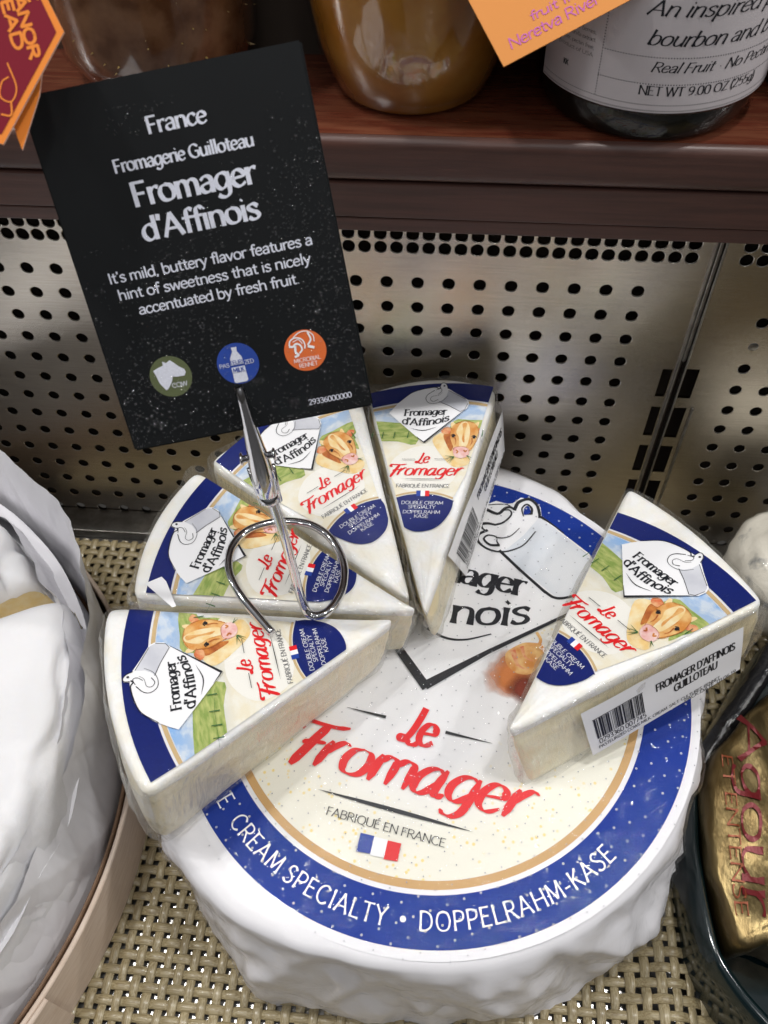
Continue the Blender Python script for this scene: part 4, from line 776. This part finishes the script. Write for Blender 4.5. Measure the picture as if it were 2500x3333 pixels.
for s_ in (-1, 1):
    q = A0 + ax * .1 + sd * s_ * .26
    V, F = tube([q - ax * .3, q + ax * .3, q + ax * 1.2 + sd * s_ * .1], [.10, .12, .06], 10); obj('hinge_ear', mesh('hinge_ear', V, F, M['chrome'], True), cl)

KX = on((1, 0, 0), (-.2, .42, .89), (.14, -.88, .44), (-4.71, -9.65, 23.62))
cx_, cy_ = Vector((.9733, .2168, .1059)), None
kd = thing('sign_card', 'black slate look cheese sign card lettered in white chalk style and beaded with water drops', 'sign', KX)
b = bmesh.new(); bmesh.ops.create_cube(b, size=1)
for v in b.verts: v.co = Vector((v.co.x * 6.675, v.co.y * 8.97, v.co.z * .14 - .07))
bmesh.ops.bevel(b, geom=list(b.edges), offset=.05, segments=2, affect='EDGES'); bobj('card', b, M['cardm'], kd)
ck = dict(thick=.31, thin=.13, stress=.35); c2 = dict(ck, thick=.33); c3 = dict(thick=.25, thin=.17, stress=.35)
for tx, x, y, h_, w_, st_ in (('France', -.63, 3.20, .25, 1.44, ck), ('Fromagerie Guilloteau', -1.66, 2.50, .20, 3.42, ck), ('Fromager', -1.42, 1.68, .37, 3.06, c2), ("d'Affinois", -1.43, .86, .36, 2.96, c2),
    ("It's mild, buttery flavor features a", -2.6, .0, .175, 5.24, c3), ('hint of sweetness that is nicely', -2.48, -.44, .175, 4.98, c3), ('accentuated by fresh fruit.', -2.09, -.88, .175, 4.2, c3), ('29336000000', 1.63, -4.12, .10, 1.19, c3)):
    I_ = Ink(flat, .006); I_.text(tx, x, y, h_, width=w_, **st_); I_.make('chalk_line', M['chalk'], kd)
for x, mt, nm in ((-1.78, 'green', 'cow_badge'), (.04, 'dblue', 'bottle_badge'), (1.86, 'orange', 'mushroom_badge')):
    I_ = Ink(flat, .008); I_.disc(x, -2.62, .555, 48); bd = I_.make(nm, M[mt], kd)
    I_ = Ink(flat, .018)
    if x < -1:
        I_.poly([(-2.19, -2.38), (-2.05, -2.33), (-1.9, -2.29), (-1.89, -2.18), (-1.8, -2.24), (-1.69, -2.18), (-1.6, -2.27), (-1.5, -2.39), (-1.38, -2.48), (-1.36, -2.57), (-1.42, -2.66), (-1.63, -2.65), (-1.73, -2.63), (-1.79, -2.76), (-1.93, -2.93), (-2.0, -2.96), (-2.12, -2.74), (-2.15, -2.55)]); I_.text('COW', -1.82, -2.93, .085, width=.42, thick=.2, thin=.16)
    elif x < 1:
        I_.poly([(-.04, -2.17), (.11, -2.17), (.09, -2.29), (.18, -2.45), (.195, -2.64), (-.155, -2.64), (-.13, -2.45), (-.03, -2.28)]); I_.poly([(-.155, -2.70), (.195, -2.70), (.20, -2.71), (-.155, -2.71)]); I_.poly([(-.16, -2.86), (.20, -2.86), (.205, -3.09), (.15, -3.13), (-.13, -3.13), (-.17, -3.09)])
        I_.text('PAS', -.46, -2.67, .075, width=.27, thick=.2, thin=.16); I_.text('ZED', .22, -2.67, .075, width=.25, thick=.2, thin=.16)
        J_ = Ink(flat, .028); J_.text('TEURI', -.17, -2.62, .07, width=.36, thick=.2, thin=.16); J_.make('badge_blue_lettering', M['dblue'], bd); I_.poly([(-.16, -2.70), (.2, -2.70), (.2, -2.85), (-.16, -2.85)]); J_ = Ink(flat, .028); J_.text('MILK', -.13, -2.83, .075, width=.3, thick=.26, thin=.2); J_.make('badge_blue_lettering', M['dblue'], bd)
    else:
        I_.line([(1.47, -2.42), (1.52, -2.30), (1.66, -2.24), (1.82, -2.30), (1.88, -2.44), (1.86, -2.56)], .035, smooth=True); I_.line([(1.47, -2.44), (1.56, -2.46), (1.66, -2.40), (1.76, -2.46), (1.78, -2.58), (1.70, -2.66)], .06, .04, smooth=True); I_.line([(1.62, -2.46), (1.60, -2.62), (1.66, -2.70), (1.56, -2.74)], .06, smooth=True)
        I_.line([(1.62, -2.22), (1.8, -2.12), (2.0, -2.12), (2.14, -2.25), (2.14, -2.42)], .025, smooth=True); I_.line([(2.02, -2.16), (2.06, -2.35), (1.96, -2.48)], .045, smooth=True); I_.line([(1.96, -2.52), (2.1, -2.58)], .07); I_.line([(1.58, -2.34), (1.74, -2.3), (1.82, -2.42)], .02, smooth=True)
        I_.text('MICROBIAL', 1.5, -2.91, .075, width=.72, thick=.18, thin=.14); I_.text('RENNET', 1.61, -3.06, .075, width=.5, thick=.18, thin=.14)
    I_.make('badge_print', M['chalk'] if x < 1 else M['white'], bd)
# condensation
V, F = [], []
for i in range(5200):
    x, y = R_.uniform(-3.28, 3.28), R_.uniform(-4.4, 3.9)
    dn = min(1, max(0, (2.4 - y + .5 * x) / 2.2)) * (.35 + .65 * min(1, max(0, .5 + 1.6 * N3(x * .5, y * .5, 9))))
    if abs(x + .7) < .9 and abs(y - 3.7) < .5: dn = .5
    if R_.random() > dn: continue
    r = R_.choice((.015, .018, .022, .03)) * R_.uniform(.8, 1.3); n = len(V); K = 6; e = R_.uniform(.8, 1.5)
    for q, zz in ((1, .003), (.75, .6 * r), (.35, .9 * r)):
        for k in range(K): a = 2 * pi * k / K + i; V.append((x + cos(a) * r * q * e, y + sin(a) * r * q, zz))
    V.append((x, y, r)); 
    for l in range(2):
        for k in range(K): F.append((n + l * K + k, n + l * K + (k + 1) % K, n + (l + 1) * K + (k + 1) % K, n + (l + 1) * K + k))
    for k in range(K): F.append((n + 2 * K + k, n + 2 * K + (k + 1) % K, n + 3 * K))
o = obj('water_drops', mesh('water_drops', V, F, M['drop'], True), kd, (0, 0, .004)); o['kind'] = 'stuff'

# ================= JARS ON THE SHELF
def jar(label, loc, prof_, jam, top=9.5, group='preserve jars on the shelf'):
    t = thing('preserve_jar', label, 'jar', None, group, loc)
    P = crom([(r, 0, z) for r, z in prof_], 6); P = [(p.x, p.z) for p in P]
    V, F = lathe([(0, P[0][1] + .05)] + P + [(P[-1][0] * .8, top + .5), (P[-1][0] * .8, top + .9)], 72); obj('glass', mesh('glass', V, F, film_g, True), t)
    Q = [(max(0, r - .09), z + (.10 if k == 0 else 0)) for k, (r, z) in enumerate(P)]
    V, F = lathe([(0, Q[0][1])] + Q + [(0, Q[-1][1])], 64); obj('preserve', mesh('preserve', V, F, jam, True), t)
    V, F = lathe([(0, top + 2.2), (P[-1][0] * .84, top + 2.2), (P[-1][0] * .88, top + 2.0), (P[-1][0] * .88, top + .8)], 48); obj('lid', mesh('lid', V, F, M['cap'], True), t)
    return t
film_g = film_mat('jar_glass', .018, 1, .02, .02)
j2 = jar('rounded amber jar of light brown preserve standing in the middle of the shelf', (-.3, .62, 23.3), [(2.25, .0), (2.42, .10), (2.55, .35), (2.75, .8), (3.05, 1.8), (3.25, 3.2), (3.35, 5), (3.35, 9.5)], M['amber'])
V, F = lathe([(2.56, .36), (2.60, .39), (2.60, .42), (2.57, .46)], 72); obj('heel_ring', mesh('heel_ring', V, F, film_g, True), j2)
j3 = jar('dark berry preserve jar with a white printed label, right of the amber jar', (6.95, .3, 23.3), [(2.9, .0), (3.15, .12), (3.32, .5), (3.40, 1.0), (3.42, 2), (3.42, 9.5)], M['blackjam'])
j1 = jar('brown preserve jar with yellow seeds and an oval panel at the left, behind the card', (-8.45, 1.1, 23.3), [(2.3, .0), (2.6, .15), (2.95, .8), (3.2, 2.0), (3.25, 9.5)], M['brownjam'])
jar('dark jar in the second row, seen behind the gap left of the amber jar', (-3.9, 8.6, 23.3), [(2.6, .0), (2.9, .15), (3.05, .6), (3.05, 9.5)], M['brownjam'])
jar('dark jar cut by the right edge of the photo beside the labelled jar', (14.1, 1.6, 23.3), [(2.9, .0), (3.15, .12), (3.32, .5), (3.40, 1.0), (3.42, 9.5)], M['blackjam'])
V, F = [], []
for k in range(70):
    a, z = R_.uniform(-1.4, 1.9) - pi / 2, R_.uniform(.8, 6); r = 3.02; n = len(V); s_ = R_.uniform(.03, .07)
    c = Vector((cos(a) * r, sin(a) * r, z)); T_ = Vector((-sin(a), cos(a), 0))
    V += [c + T_ * s_, c + Vector((0, 0, s_)), c - T_ * s_, c - Vector((0, 0, s_)), c * 1 + Vector((cos(a), sin(a), 0)) * .18]
    F += [(n, n + 1, n + 4), (n + 1, n + 2, n + 4), (n + 2, n + 3, n + 4), (n + 3, n, n + 4)]
obj('seeds', mesh('seeds', V, F, M['seed']), j1)['kind'] = 'stuff'
def cylsurf(r): return lambda s_, z, h: ((r + h) * sin(s_ / r), -(r + h) * cos(s_ / r), z)
P = [(cylsurf(3.25)(2.0 * cos(a) - .2, 2.6 + 1.9 * sin(a), .03)) for a in [2 * pi * k / 48 for k in range(49)]]
V, F = tube(P, .06, 8, False); obj('oval_rib', mesh('oval_rib', V, F, film_g, True), j1)
P = [(cylsurf(3.3)(1.9 * cos(a) + .0, 3.6 + 2.4 * sin(a), .03)) for a in [2 * pi * k / 48 for k in range(49)]]
# label of the berry jar
cs = cylsurf(3.45)
jl = obj('jar_label', None, j3)
V = []; 
for i in range(61):
    for j in range(9): V.append(cs(-4.2 + 8.9 * i / 60, 1.1 + j * .9, 0))
obj('label_sheet', mesh('label_sheet', V, [(i * 9 + j, (i + 1) * 9 + j, (i + 1) * 9 + j + 1, i * 9 + j + 1) for i in range(60) for j in range(8)], M['jlabel'], True), jl)
I_ = Ink(cs, .006)
ji = dict(slant=.28, thick=.24, thin=.09, flare=.3)
for q in (('An inspired pairing', -.95, 3.68, .25, 5.1), ('bourbon and berries', -.80, 2.94, .25, 4.95), ('Real Fruit · No Pectin', -.55, 2.24, .18, 3.8)):
    K_ = Ink(cs, .006); K_.text(q[0], q[1], q[2], q[3], width=q[4], **ji); K_.make('lettering_line', M['black'], jl)
K_ = Ink(cs, .006); K_.text('NET WT 9.00 OZ (255g)', -.75, 1.60, .17, width=3.6, thick=.24, thin=.09, flare=.3); K_.make('lettering_line', M['black'], jl)
for k in range(4):
    I_.text(('ingredients: berries,', 'sugar, vanilla extract', 'butter, pectin free,', 'product of USA')[k], -3.5, 2.9 - .2 * k, .07, width=1.3, thick=.16, thin=.1)
I_.line([(-3.3, 3.6), (-2.15, 3.6), (-2.15, 5)], .03); I_.text('KK', -3.2, 1.8, .1, thick=.3)
I_.make('small_print', M['black'], jl)['kind'] = 'stuff'
V, F = [], []
def dotrow(a, b_, step=.075):
    n = max(2, int((Vector(b_) - Vector(a)).length / step))
    for k in range(n):
        p = Vector(a).lerp(Vector(b_), k / n); i0 = len(V); q = .016
        V.extend([cs(p.x - q, p.y - q, .006), cs(p.x + q, p.y - q, .006), cs(p.x + q, p.y + q, .006), cs(p.x - q, p.y + q, .006)]); F.append((i0, i0 + 1, i0 + 2, i0 + 3))
for z in (1.90, 2.62): dotrow((-1.95, z), (4.6, z))
dotrow((-4.1, 1.32), (4.6, 1.32)); dotrow((-4.1, 1.16), (4.6, 1.16), .06); dotrow((-1.95, 1.34), (-1.95, 6))
obj('dotted_rules', mesh('dotted_rules', V, F, M['grey']), jl)['kind'] = 'stuff'

# ================= HANGING TAGS
def tagframe(o_, tx, ty, tz):
    mm = Matrix((cr, -cd, -cf)).transposed().to_4x4() @ Matrix.Rotation(ty, 4, 'Y') @ Matrix.Rotation(tx, 4, 'X'); q = mm.copy(); q.translation = Vector(o_); return q
def slab(name, P, th, m, parent, z=0, step=3, edge=None):
    n = len(P); V = [(x, y, z) for x, y in P] + [(x, y, z - th) for x, y in P]
    F = [tuple(range(n)), tuple(range(2 * n - 1, n - 1, -1))] + [(i, i + n, (i + 1) % n + n, (i + 1) % n) for i in range(n)]
    return obj(name, fixn(mesh(name, V, F, [m, edge or m], mi=[0, 0] + [1] * n)), parent)
s1 = .00655
t1 = thing('hanging_tag', 'crimson folded tag with an orange border and orange letters hanging at the top left', 'tag', tagframe((-7.148, -8.799, 28.84), 0, 0, 0))
out = [(0, 0), (-198, -367), (-215, -360), (-430, -120), (-330, 330), (-150, 300)]; o2 = [(x * s1, y * s1) for x, y in out]
slab('front_leaf', o2, .05, M['tagor'], t1, 0, edge=M['tagedge'])
ins = [(-24, -2), (-202, -334), (-216, -332), (-405, -112), (-312, 305), (-156, 276)]; I_ = Ink(flat, .012); I_.poly([(x * s1, y * s1) for x, y in ins]); I_.make('crimson_field', M['tagred'], t1)
bk = slab('back_leaf', [(-95 * s1, -190 * s1), (-151 * s1, -369 * s1), (-166 * s1, -330 * s1), (-300 * s1, 100 * s1), (-60 * s1, 100 * s1)], .04, M['tagor'], t1, -.25, edge=M['tagedge'])
I_ = Ink(lambda x, y, z: ((x * cos(rad(-75)) - y * sin(rad(-75)) - 207) * s1, (x * sin(rad(-75)) + y * cos(rad(-75)) + 103) * s1, z), .02)
for tx, x, y, w_ in (('ETIC', -105, 88, 140), ('ANOR', 4, 45, 212), ('EAD', 4, 2, 172)): I_.text(tx, x, y, 24, width=w_, thick=.46, thin=.40, stress=.4)
I_.line([(205, -30), (290, -22), (330, -50), (305, -80), (262, -64), (250, -38)], 5, smooth=True); I_.line([(110, -48), (180, -62), (250, -100)], 5, smooth=True); I_.line([(330, -50), (372, -62), (362, -92)], 6, smooth=True); I_.line([(300, -85), (345, -118)], 5); I_.make('tag_print', M['tagor'], t1)
V, F = tube([(-230 * s1, 300 * s1, -.1), (-220 * s1, 600 * s1, 1), (-200 * s1, 1400 * s1, 0)], .03, 6); obj('string', mesh('string', V, F, M['tagedge'], True), t1)
s2 = .0077931
t2 = thing('hanging_card', 'plain orange card with magenta handwriting hanging in front of the white labelled jar', 'card', tagframe((2.38, -4.931, 26.456), 0, 0, 0))
e1 = Vector((410, 217)).normalized(); e2 = Vector((-e1.y, e1.x)); W2, H2 = 760, 520
slab('card', [(0, 0), tuple(e1 * W2 * s2), tuple((e1 * W2 + e2 * H2) * s2), tuple(e2 * H2 * s2)], .04, M['tag2'], t2)
rot2 = lambda x, y, z: ((e1.x * x + e2.x * y) * s2, (e1.y * x + e2.y * y) * s2, z)
I_ = Ink(rot2, .012); I_.text('Neretva River', 46, 38, 24, width=330, thick=.2, thin=.16, slant=.1); I_.text('fruit from', 148, 88, 19, width=230, thick=.24, thin=.2, slant=.1); I_.make('handwriting', M['ink'], t2)
V, F = tube([(e1.x * W2 * s2 * .5 + e2.x * H2 * s2 * .98, e1.y * W2 * s2 * .5 + e2.y * H2 * s2 * .98, -.02), (1.6, 6, -2), (2.6, 8.6, -6)], .03, 6); obj('string', mesh('string', V, F, M['tagedge'], True), t2)

# ================= BRIE IN ITS WOODEN BOX (left)
BC = Vector((-25.9, -17.3, 0)); pol = lambda r, a, z: (BC.x + r * cos(a), BC.y + r * sin(a), z)
bx_ = thing('round_wooden_box', 'round pale poplar wood cheese box at the left edge holding wrapped brie', 'box')
def band(name, r0_, r1_, z0, z1, a0, a1, m, n=120):
    V = []
    for k in range(n + 1):
        a = rad(a0 + (a1 - a0) * k / n); wob = .05 * N3(a * 3, z1)
        for r, z in ((r0_, z0), (r1_, z0), (r1_, z1 - .05), (r1_ - .04, z1), (r0_ + .04, z1), (r0_, z1 - .05)): V.append(pol(r + wob, a, z + (.04 * N3(a * 5, 3) if z > z0 else 0)))
    F = [(k * 6 + q, k * 6 + (q + 1) % 6, (k + 1) * 6 + (q + 1) % 6, (k + 1) * 6 + q) for k in range(n) for q in range(6)]
    return obj(name, fixn(mesh(name, V, F, m, False)), bx_)
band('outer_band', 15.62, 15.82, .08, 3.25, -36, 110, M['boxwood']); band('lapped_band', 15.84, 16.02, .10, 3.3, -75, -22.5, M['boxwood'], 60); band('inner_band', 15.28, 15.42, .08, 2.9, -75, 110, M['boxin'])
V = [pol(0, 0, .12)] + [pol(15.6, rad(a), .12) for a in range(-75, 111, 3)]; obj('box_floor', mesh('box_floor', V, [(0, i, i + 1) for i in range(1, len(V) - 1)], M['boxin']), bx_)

def brie(label, a0, a1, ro, ztop, zin, cut, seed, r_in=3):
    t = thing('brie_wedge', label, 'brie cheese', None, 'brie pieces in the wooden box'); V = []; na, nr_ = 72, 46; sh_ = []
    for i in range(na + 1):
        u = i / na; a = rad(a0 + (a1 - a0) * u)
        # profile from centre over the top and down the rim
        for j in range(nr_ + 1):
            v = j / nr_
            if v < .6: r, z = r_in + (ro - .9 - r_in) * (v / .6), ztop
            elif v < .78: q = (v - .6) / .18 * pi / 2; r, z = ro - .9 + .9 * sin(q), ztop - .9 * (1 - cos(q))
            else: r, z = ro + .15 * sin((v - .78) / .22 * pi), ztop - .9 - (ztop - .9 - zin) * (v - .78) / .22
            ed = min(u, 1 - u) * abs(a1 - a0) * pi / 180 * max(r, 1); e = max(0, 1 - ed / .9); z2 = z - .8 * (1 - math.sqrt(max(0, 1 - e * e))) if v < .8 else z
            x, y, z2 = pol(r, a, z2); k = .26 * N3(x * .3 + seed, y * .3, z2 * .3) + .22 * (facet(x * .42 + z2 * .2, y * .42 - z2 * .3, seed) - .5) + .05 * (facet(x * 1.6, y * 1.6 + z2, seed + 2) - .5)
            rn = -.22 * max(0, 1 - abs(N3(x * .28 + seed * 2, y * .28, z2 * .2)) * 9)
            V.append((x + (k + rn) * (v > .6) * cos(a), y + (k + rn) * (v > .6) * sin(a), z2 + k + rn * .8))
    F = grid_faces(nr_ + 1, na + 1); obj('white_rind', mesh('white_rind', V, F, M['brie'], True), t)
    i = na if cut > 0 else 0; W = [V[i * (nr_ + 1) + j] for j in range(nr_ + 1)]; n = len(W)
    a = rad(a1 if cut > 0 else a0); V2 = []
    for l in range(7):
        for (x, y, z) in W: V2.append((x + .05 * N3(x, y, l), y + .05 * N3(x, y, l + 9), z + (zin - z) * l / 6))
    obj('cut_paste', mesh('cut_paste', V2, grid_faces(n, 7), M['yellow'], True), t); return t
bA = brie('large white brie piece filling the lower left corner, its rounded rind facing the wedges', -62, 27.5, 14.6, 8.9, 2, 1, 1)
bB = brie('second brie piece behind the gap, showing a bare yellow cut edge', 33.5, 75, 13.7, 8.7, 2, -1, 5)
# tan patch on the corner of the rear piece
# waxed paper standing up along the box side, folded and crumpled
pp = thing('waxed_paper', 'crumpled white waxed paper sheet wrapped up around the brie inside the box', 'paper sheet')
def sheet(name, a0, a1, ztab, rbase, rtop, nA, nZ, seed, amp=.6):
    V = []
    for i in range(nA + 1):
        u = i / nA; d = a0 + (a1 - a0) * u; a = rad(d); zt = interp2(ztab, d); rt = interp2(rtop, d)
        for j in range(nZ + 1):
            v = j / nZ; z = 1.3 + (zt - 1.3) * v; r = rbase + (rt - rbase) * v ** 1.4
            x, y, _ = pol(15, a, 0)
            k = amp * (.95 * (facet(u * nA * .055 + v * 2.4, v * .9 + u * 2, seed) - .5) + .30 * (facet(u * nA * .13 - v * 2.5, v * 1.6, seed + 5) - .5) + .04 * (facet(u * nA * .5, v * 6, seed + 7) - .5)) * min(1, v * 3 + .15)
            V.append(pol(min(r + k, 15.22 if z < 3.1 else 99), a, z + .12 * N3(x, y, 4) * v))
    return obj(name, mesh(name, V, grid_faces(nZ + 1, nA + 1), M['tissue'], True), pp)
def interp2(tab, d):
    for (a0, v0), (a1, v1) in zip(tab, tab[1:]):
        if a0 <= d <= a1: return v0 + (v1 - v0) * (d - a0) / (a1 - a0)
    return tab[0][1] if d < tab[0][0] else tab[-1][1]
sheet('outer_fold', -70, 85, [(-70, 6.5), (-20, 7.0), (0, 7.4), (12, 8.6), (20, 9.3), (28, 9.8), (40, 9.7), (52, 9.8), (70, 9)], 15.1, [(-70, 14.7), (0, 14.75), (15, 15.3), (30, 15.8), (45, 15.9), (60, 15.4)], 420, 46, 3)
sheet('inner_fold', -70, 85, [(-70, 7.6), (-20, 8.0), (0, 8.1), (14, 8.6), (24, 8.8), (40, 8.3), (85, 8.3)], 14.9, [(-70, 14.2), (0, 14.3), (24, 14.6), (32, 13.9), (85, 13.9)], 420, 36, 11, .4)
V = [];
for i in range(61):
    for j in range(25):
        a = rad(-70 + 155 * i / 60); r_ = 4 + 10.8 * j / 24; x, y, z = pol(r_, a, 6.2); V.append((x, y, z + .9 * (facet(x * .5, y * .5, 2) - .5)))
obj('lining_sheet', mesh('lining_sheet', V, grid_faces(25, 61), M['tissue'], True), pp)

# ================= GOLD PACKAGE ON THE TEAL TRAY, BLUE CHEESE (right)
TR = [(15.9, -7.4), (14.63, -9.25), (13.47, -11.14), (12.43, -12.54), (11.75, -13.9), (11.45, -16.46), (11.55, -18.61), (11.72, -20.21), (12.49, -21.4), (14.2, -23.2), (26, -24), (26, -5)]
ty = thing('foil_package_tray', 'dark teal plastic tray under the gold foil package at the right edge', 'tray')
def loft(name, P, levels, m, parent, smooth=True, cap=True, rnd=2, disp=None):
    Q = [Vector(p).to_3d() for p in P]; R3 = []
    for a, b_ in zip(Q, Q[1:] + Q[:1]):
        k = max(1, int((b_ - a).length / .35)); R3 += [a.lerp(b_, i / k) for i in range(k)]
    for _ in range(rnd): R3 = [R3[i] * .5 + (R3[i - 1] + R3[(i + 1) % len(R3)]) * .25 for i in range(len(R3))]
    n = len(R3); c = sum(R3, Vector()) / n; V = []
    nr = [((R3[(i + 1) % n] - R3[i - 1]).cross(Vector((0, 0, 1)))).normalized() for i in range(n)]
    s_ = 1 if nr[0].dot(R3[0] - c) > 0 else -1
    for off, z in levels:
        for i, q in enumerate(R3):
            p = q + nr[i] * s_ * off; p.z = z
            if disp: p = disp(p, nr[i] * s_, i, n)
            V.append(p)
    F = grid_faces(n, len(levels), True)
    if cap:
        for f in [1 - k / 24 for k in range(1, 24)]:
            for i in range(n):
                p = c.lerp(V[(len(levels) - 1) * n + i] if True else 0, f); p.z = levels[-1][1]
                if disp: p = disp(p, Vector(), i, n)
                V.append(p)
        F = grid_faces(n, len(levels) + 23, True)
    return obj(name, fixn(mesh(name, V, F, m, smooth)), parent)
loft('tray_rim', TR, [(.35, .25), (.30, 2.6), (.1, 3.3), (-.05, 3.42), (-.2, 3.35), (-.3, 2.9), (-.45, 1.2)], M['teal'], ty, cap=True)
GP = [(15.4, -9.9), (14.85, -10.5), (13.98, -11.44), (12.86, -12.55), (12.30, -13.5), (11.95, -14.6), (11.85, -15.8), (11.85, -17.08), (12.0, -18.5), (12.35, -20.3), (13.2, -19.6), (14.5, -20.4), (25, -20), (25, -7)]
gd = lambda p, nv, i, n: Vector((p.x + nv.x * .2 * N3(p.x, p.y, p.z), p.y + nv.y * .2 * N3(p.x * 1.2, p.y, p.z), p.z + .42 * (facet(p.x * 1.1 + p.y * .2, p.y * .33, 4) - .5) + .10 * (facet(p.x * 4, p.y * 2.2, 6) - .5)))
gp = thing('foil_package', 'crumpled gold foil cheese package with dark red lettering lying on the teal tray', 'cheese package')
loft('gold_foil', GP, [(-.3, 1.4), (.0, 2.4), (.06, 3.6), (.0, 4.15), (-.08, 4.32), (-.2, 4.4)], M['gold'], gp, rnd=3, disp=gd)
gz = lambda x, y, z: (x, y, 4.42 + z + .42 * (facet(x * 1.1 + y * .2, y * .33, 4) - .5) + .10 * (facet(x * 4, y * 2.2, 6) - .5))
def gs(ox, oy, an): 
    c, s_ = cos(rad(an)), sin(rad(an)); return lambda x, y, z: gz(ox + x * c - y * s_, oy + x * s_ + y * c, z)
I_ = Ink(gs(13.55, -11.6, -97), .05); I_.text('Agour', 0, 0, .66, thick=.30, thin=.10, flare=.5, width=7.4); I_.make('red_lettering', M['foilred'], gp)
I_ = Ink(gs(12.65, -13.2, -93), .05); I_.text('ET ENTENSE', 0, 0, .28, thick=.24, thin=.12, flare=.5, width=5.9); I_.make('small_lettering', M['foilrust'], gp)['kind'] = 'stuff'
cut = thing('tray_film_scrap', 'dark cling film bunched along the upper rim of the teal tray', 'plastic film')
P = crom([(16.5, -6.9, 4.0), (15.4, -8.7, 4.1), (14.2, -10.4, 4.0), (13.2, -11.8, 3.9), (12.2, -13.2, 3.6)], 8)
V = []
for i, p in enumerate(P):
    for k in range(9): a = pi * k / 8; V.append((p.x + .42 * cos(a) * .85 + .05 * N3(i * .5, k), p.y - .42 * cos(a) * .5, p.z - .5 + .42 * sin(a) + .10 * N3(p.x * 2.2, k * .8, 2)))
obj('film_roll', mesh('film_roll', V, grid_faces(9, len(P)), M['blk'], True), cut)
bc = thing('blue_cheese', 'white piece of blue veined cheese under film at the right edge by the wall', 'blue cheese')
V = []; na, nb_ = 64, 40
for j in range(nb_ + 1):
    for i in range(na):
        th, ph = pi * j / nb_, 2 * pi * i / na; d = Vector((sin(th) * cos(ph), sin(th) * sin(ph), cos(th)))
        q = Vector([math.copysign(abs(c_) ** .8, c_) for c_ in d]); k = 1 + .10 * N3(d.x * 1.6, d.y * 1.6, d.z * 1.6) + .03 * N3(d.x * 6, d.y * 6, d.z * 6)
        V.append((16.9 + q.x * 2.75 * k, -4.6 + q.y * 2.5 * k, 4.3 + q.z * 2.9 * k))
obj('veined_paste', mesh('veined_paste', V, grid_faces(na, nb_ + 1, True), M['bluech'], True), bc)
V2 = [((Vector(v) - Vector((16.9, -4.6, 4.3))) * 1.03 + Vector((16.9, -4.6, 4.3))) for v in V]; obj('plastic_wrap', mesh('plastic_wrap', V2, grid_faces(na, nb_ + 1, True), M['film'], True), bc)
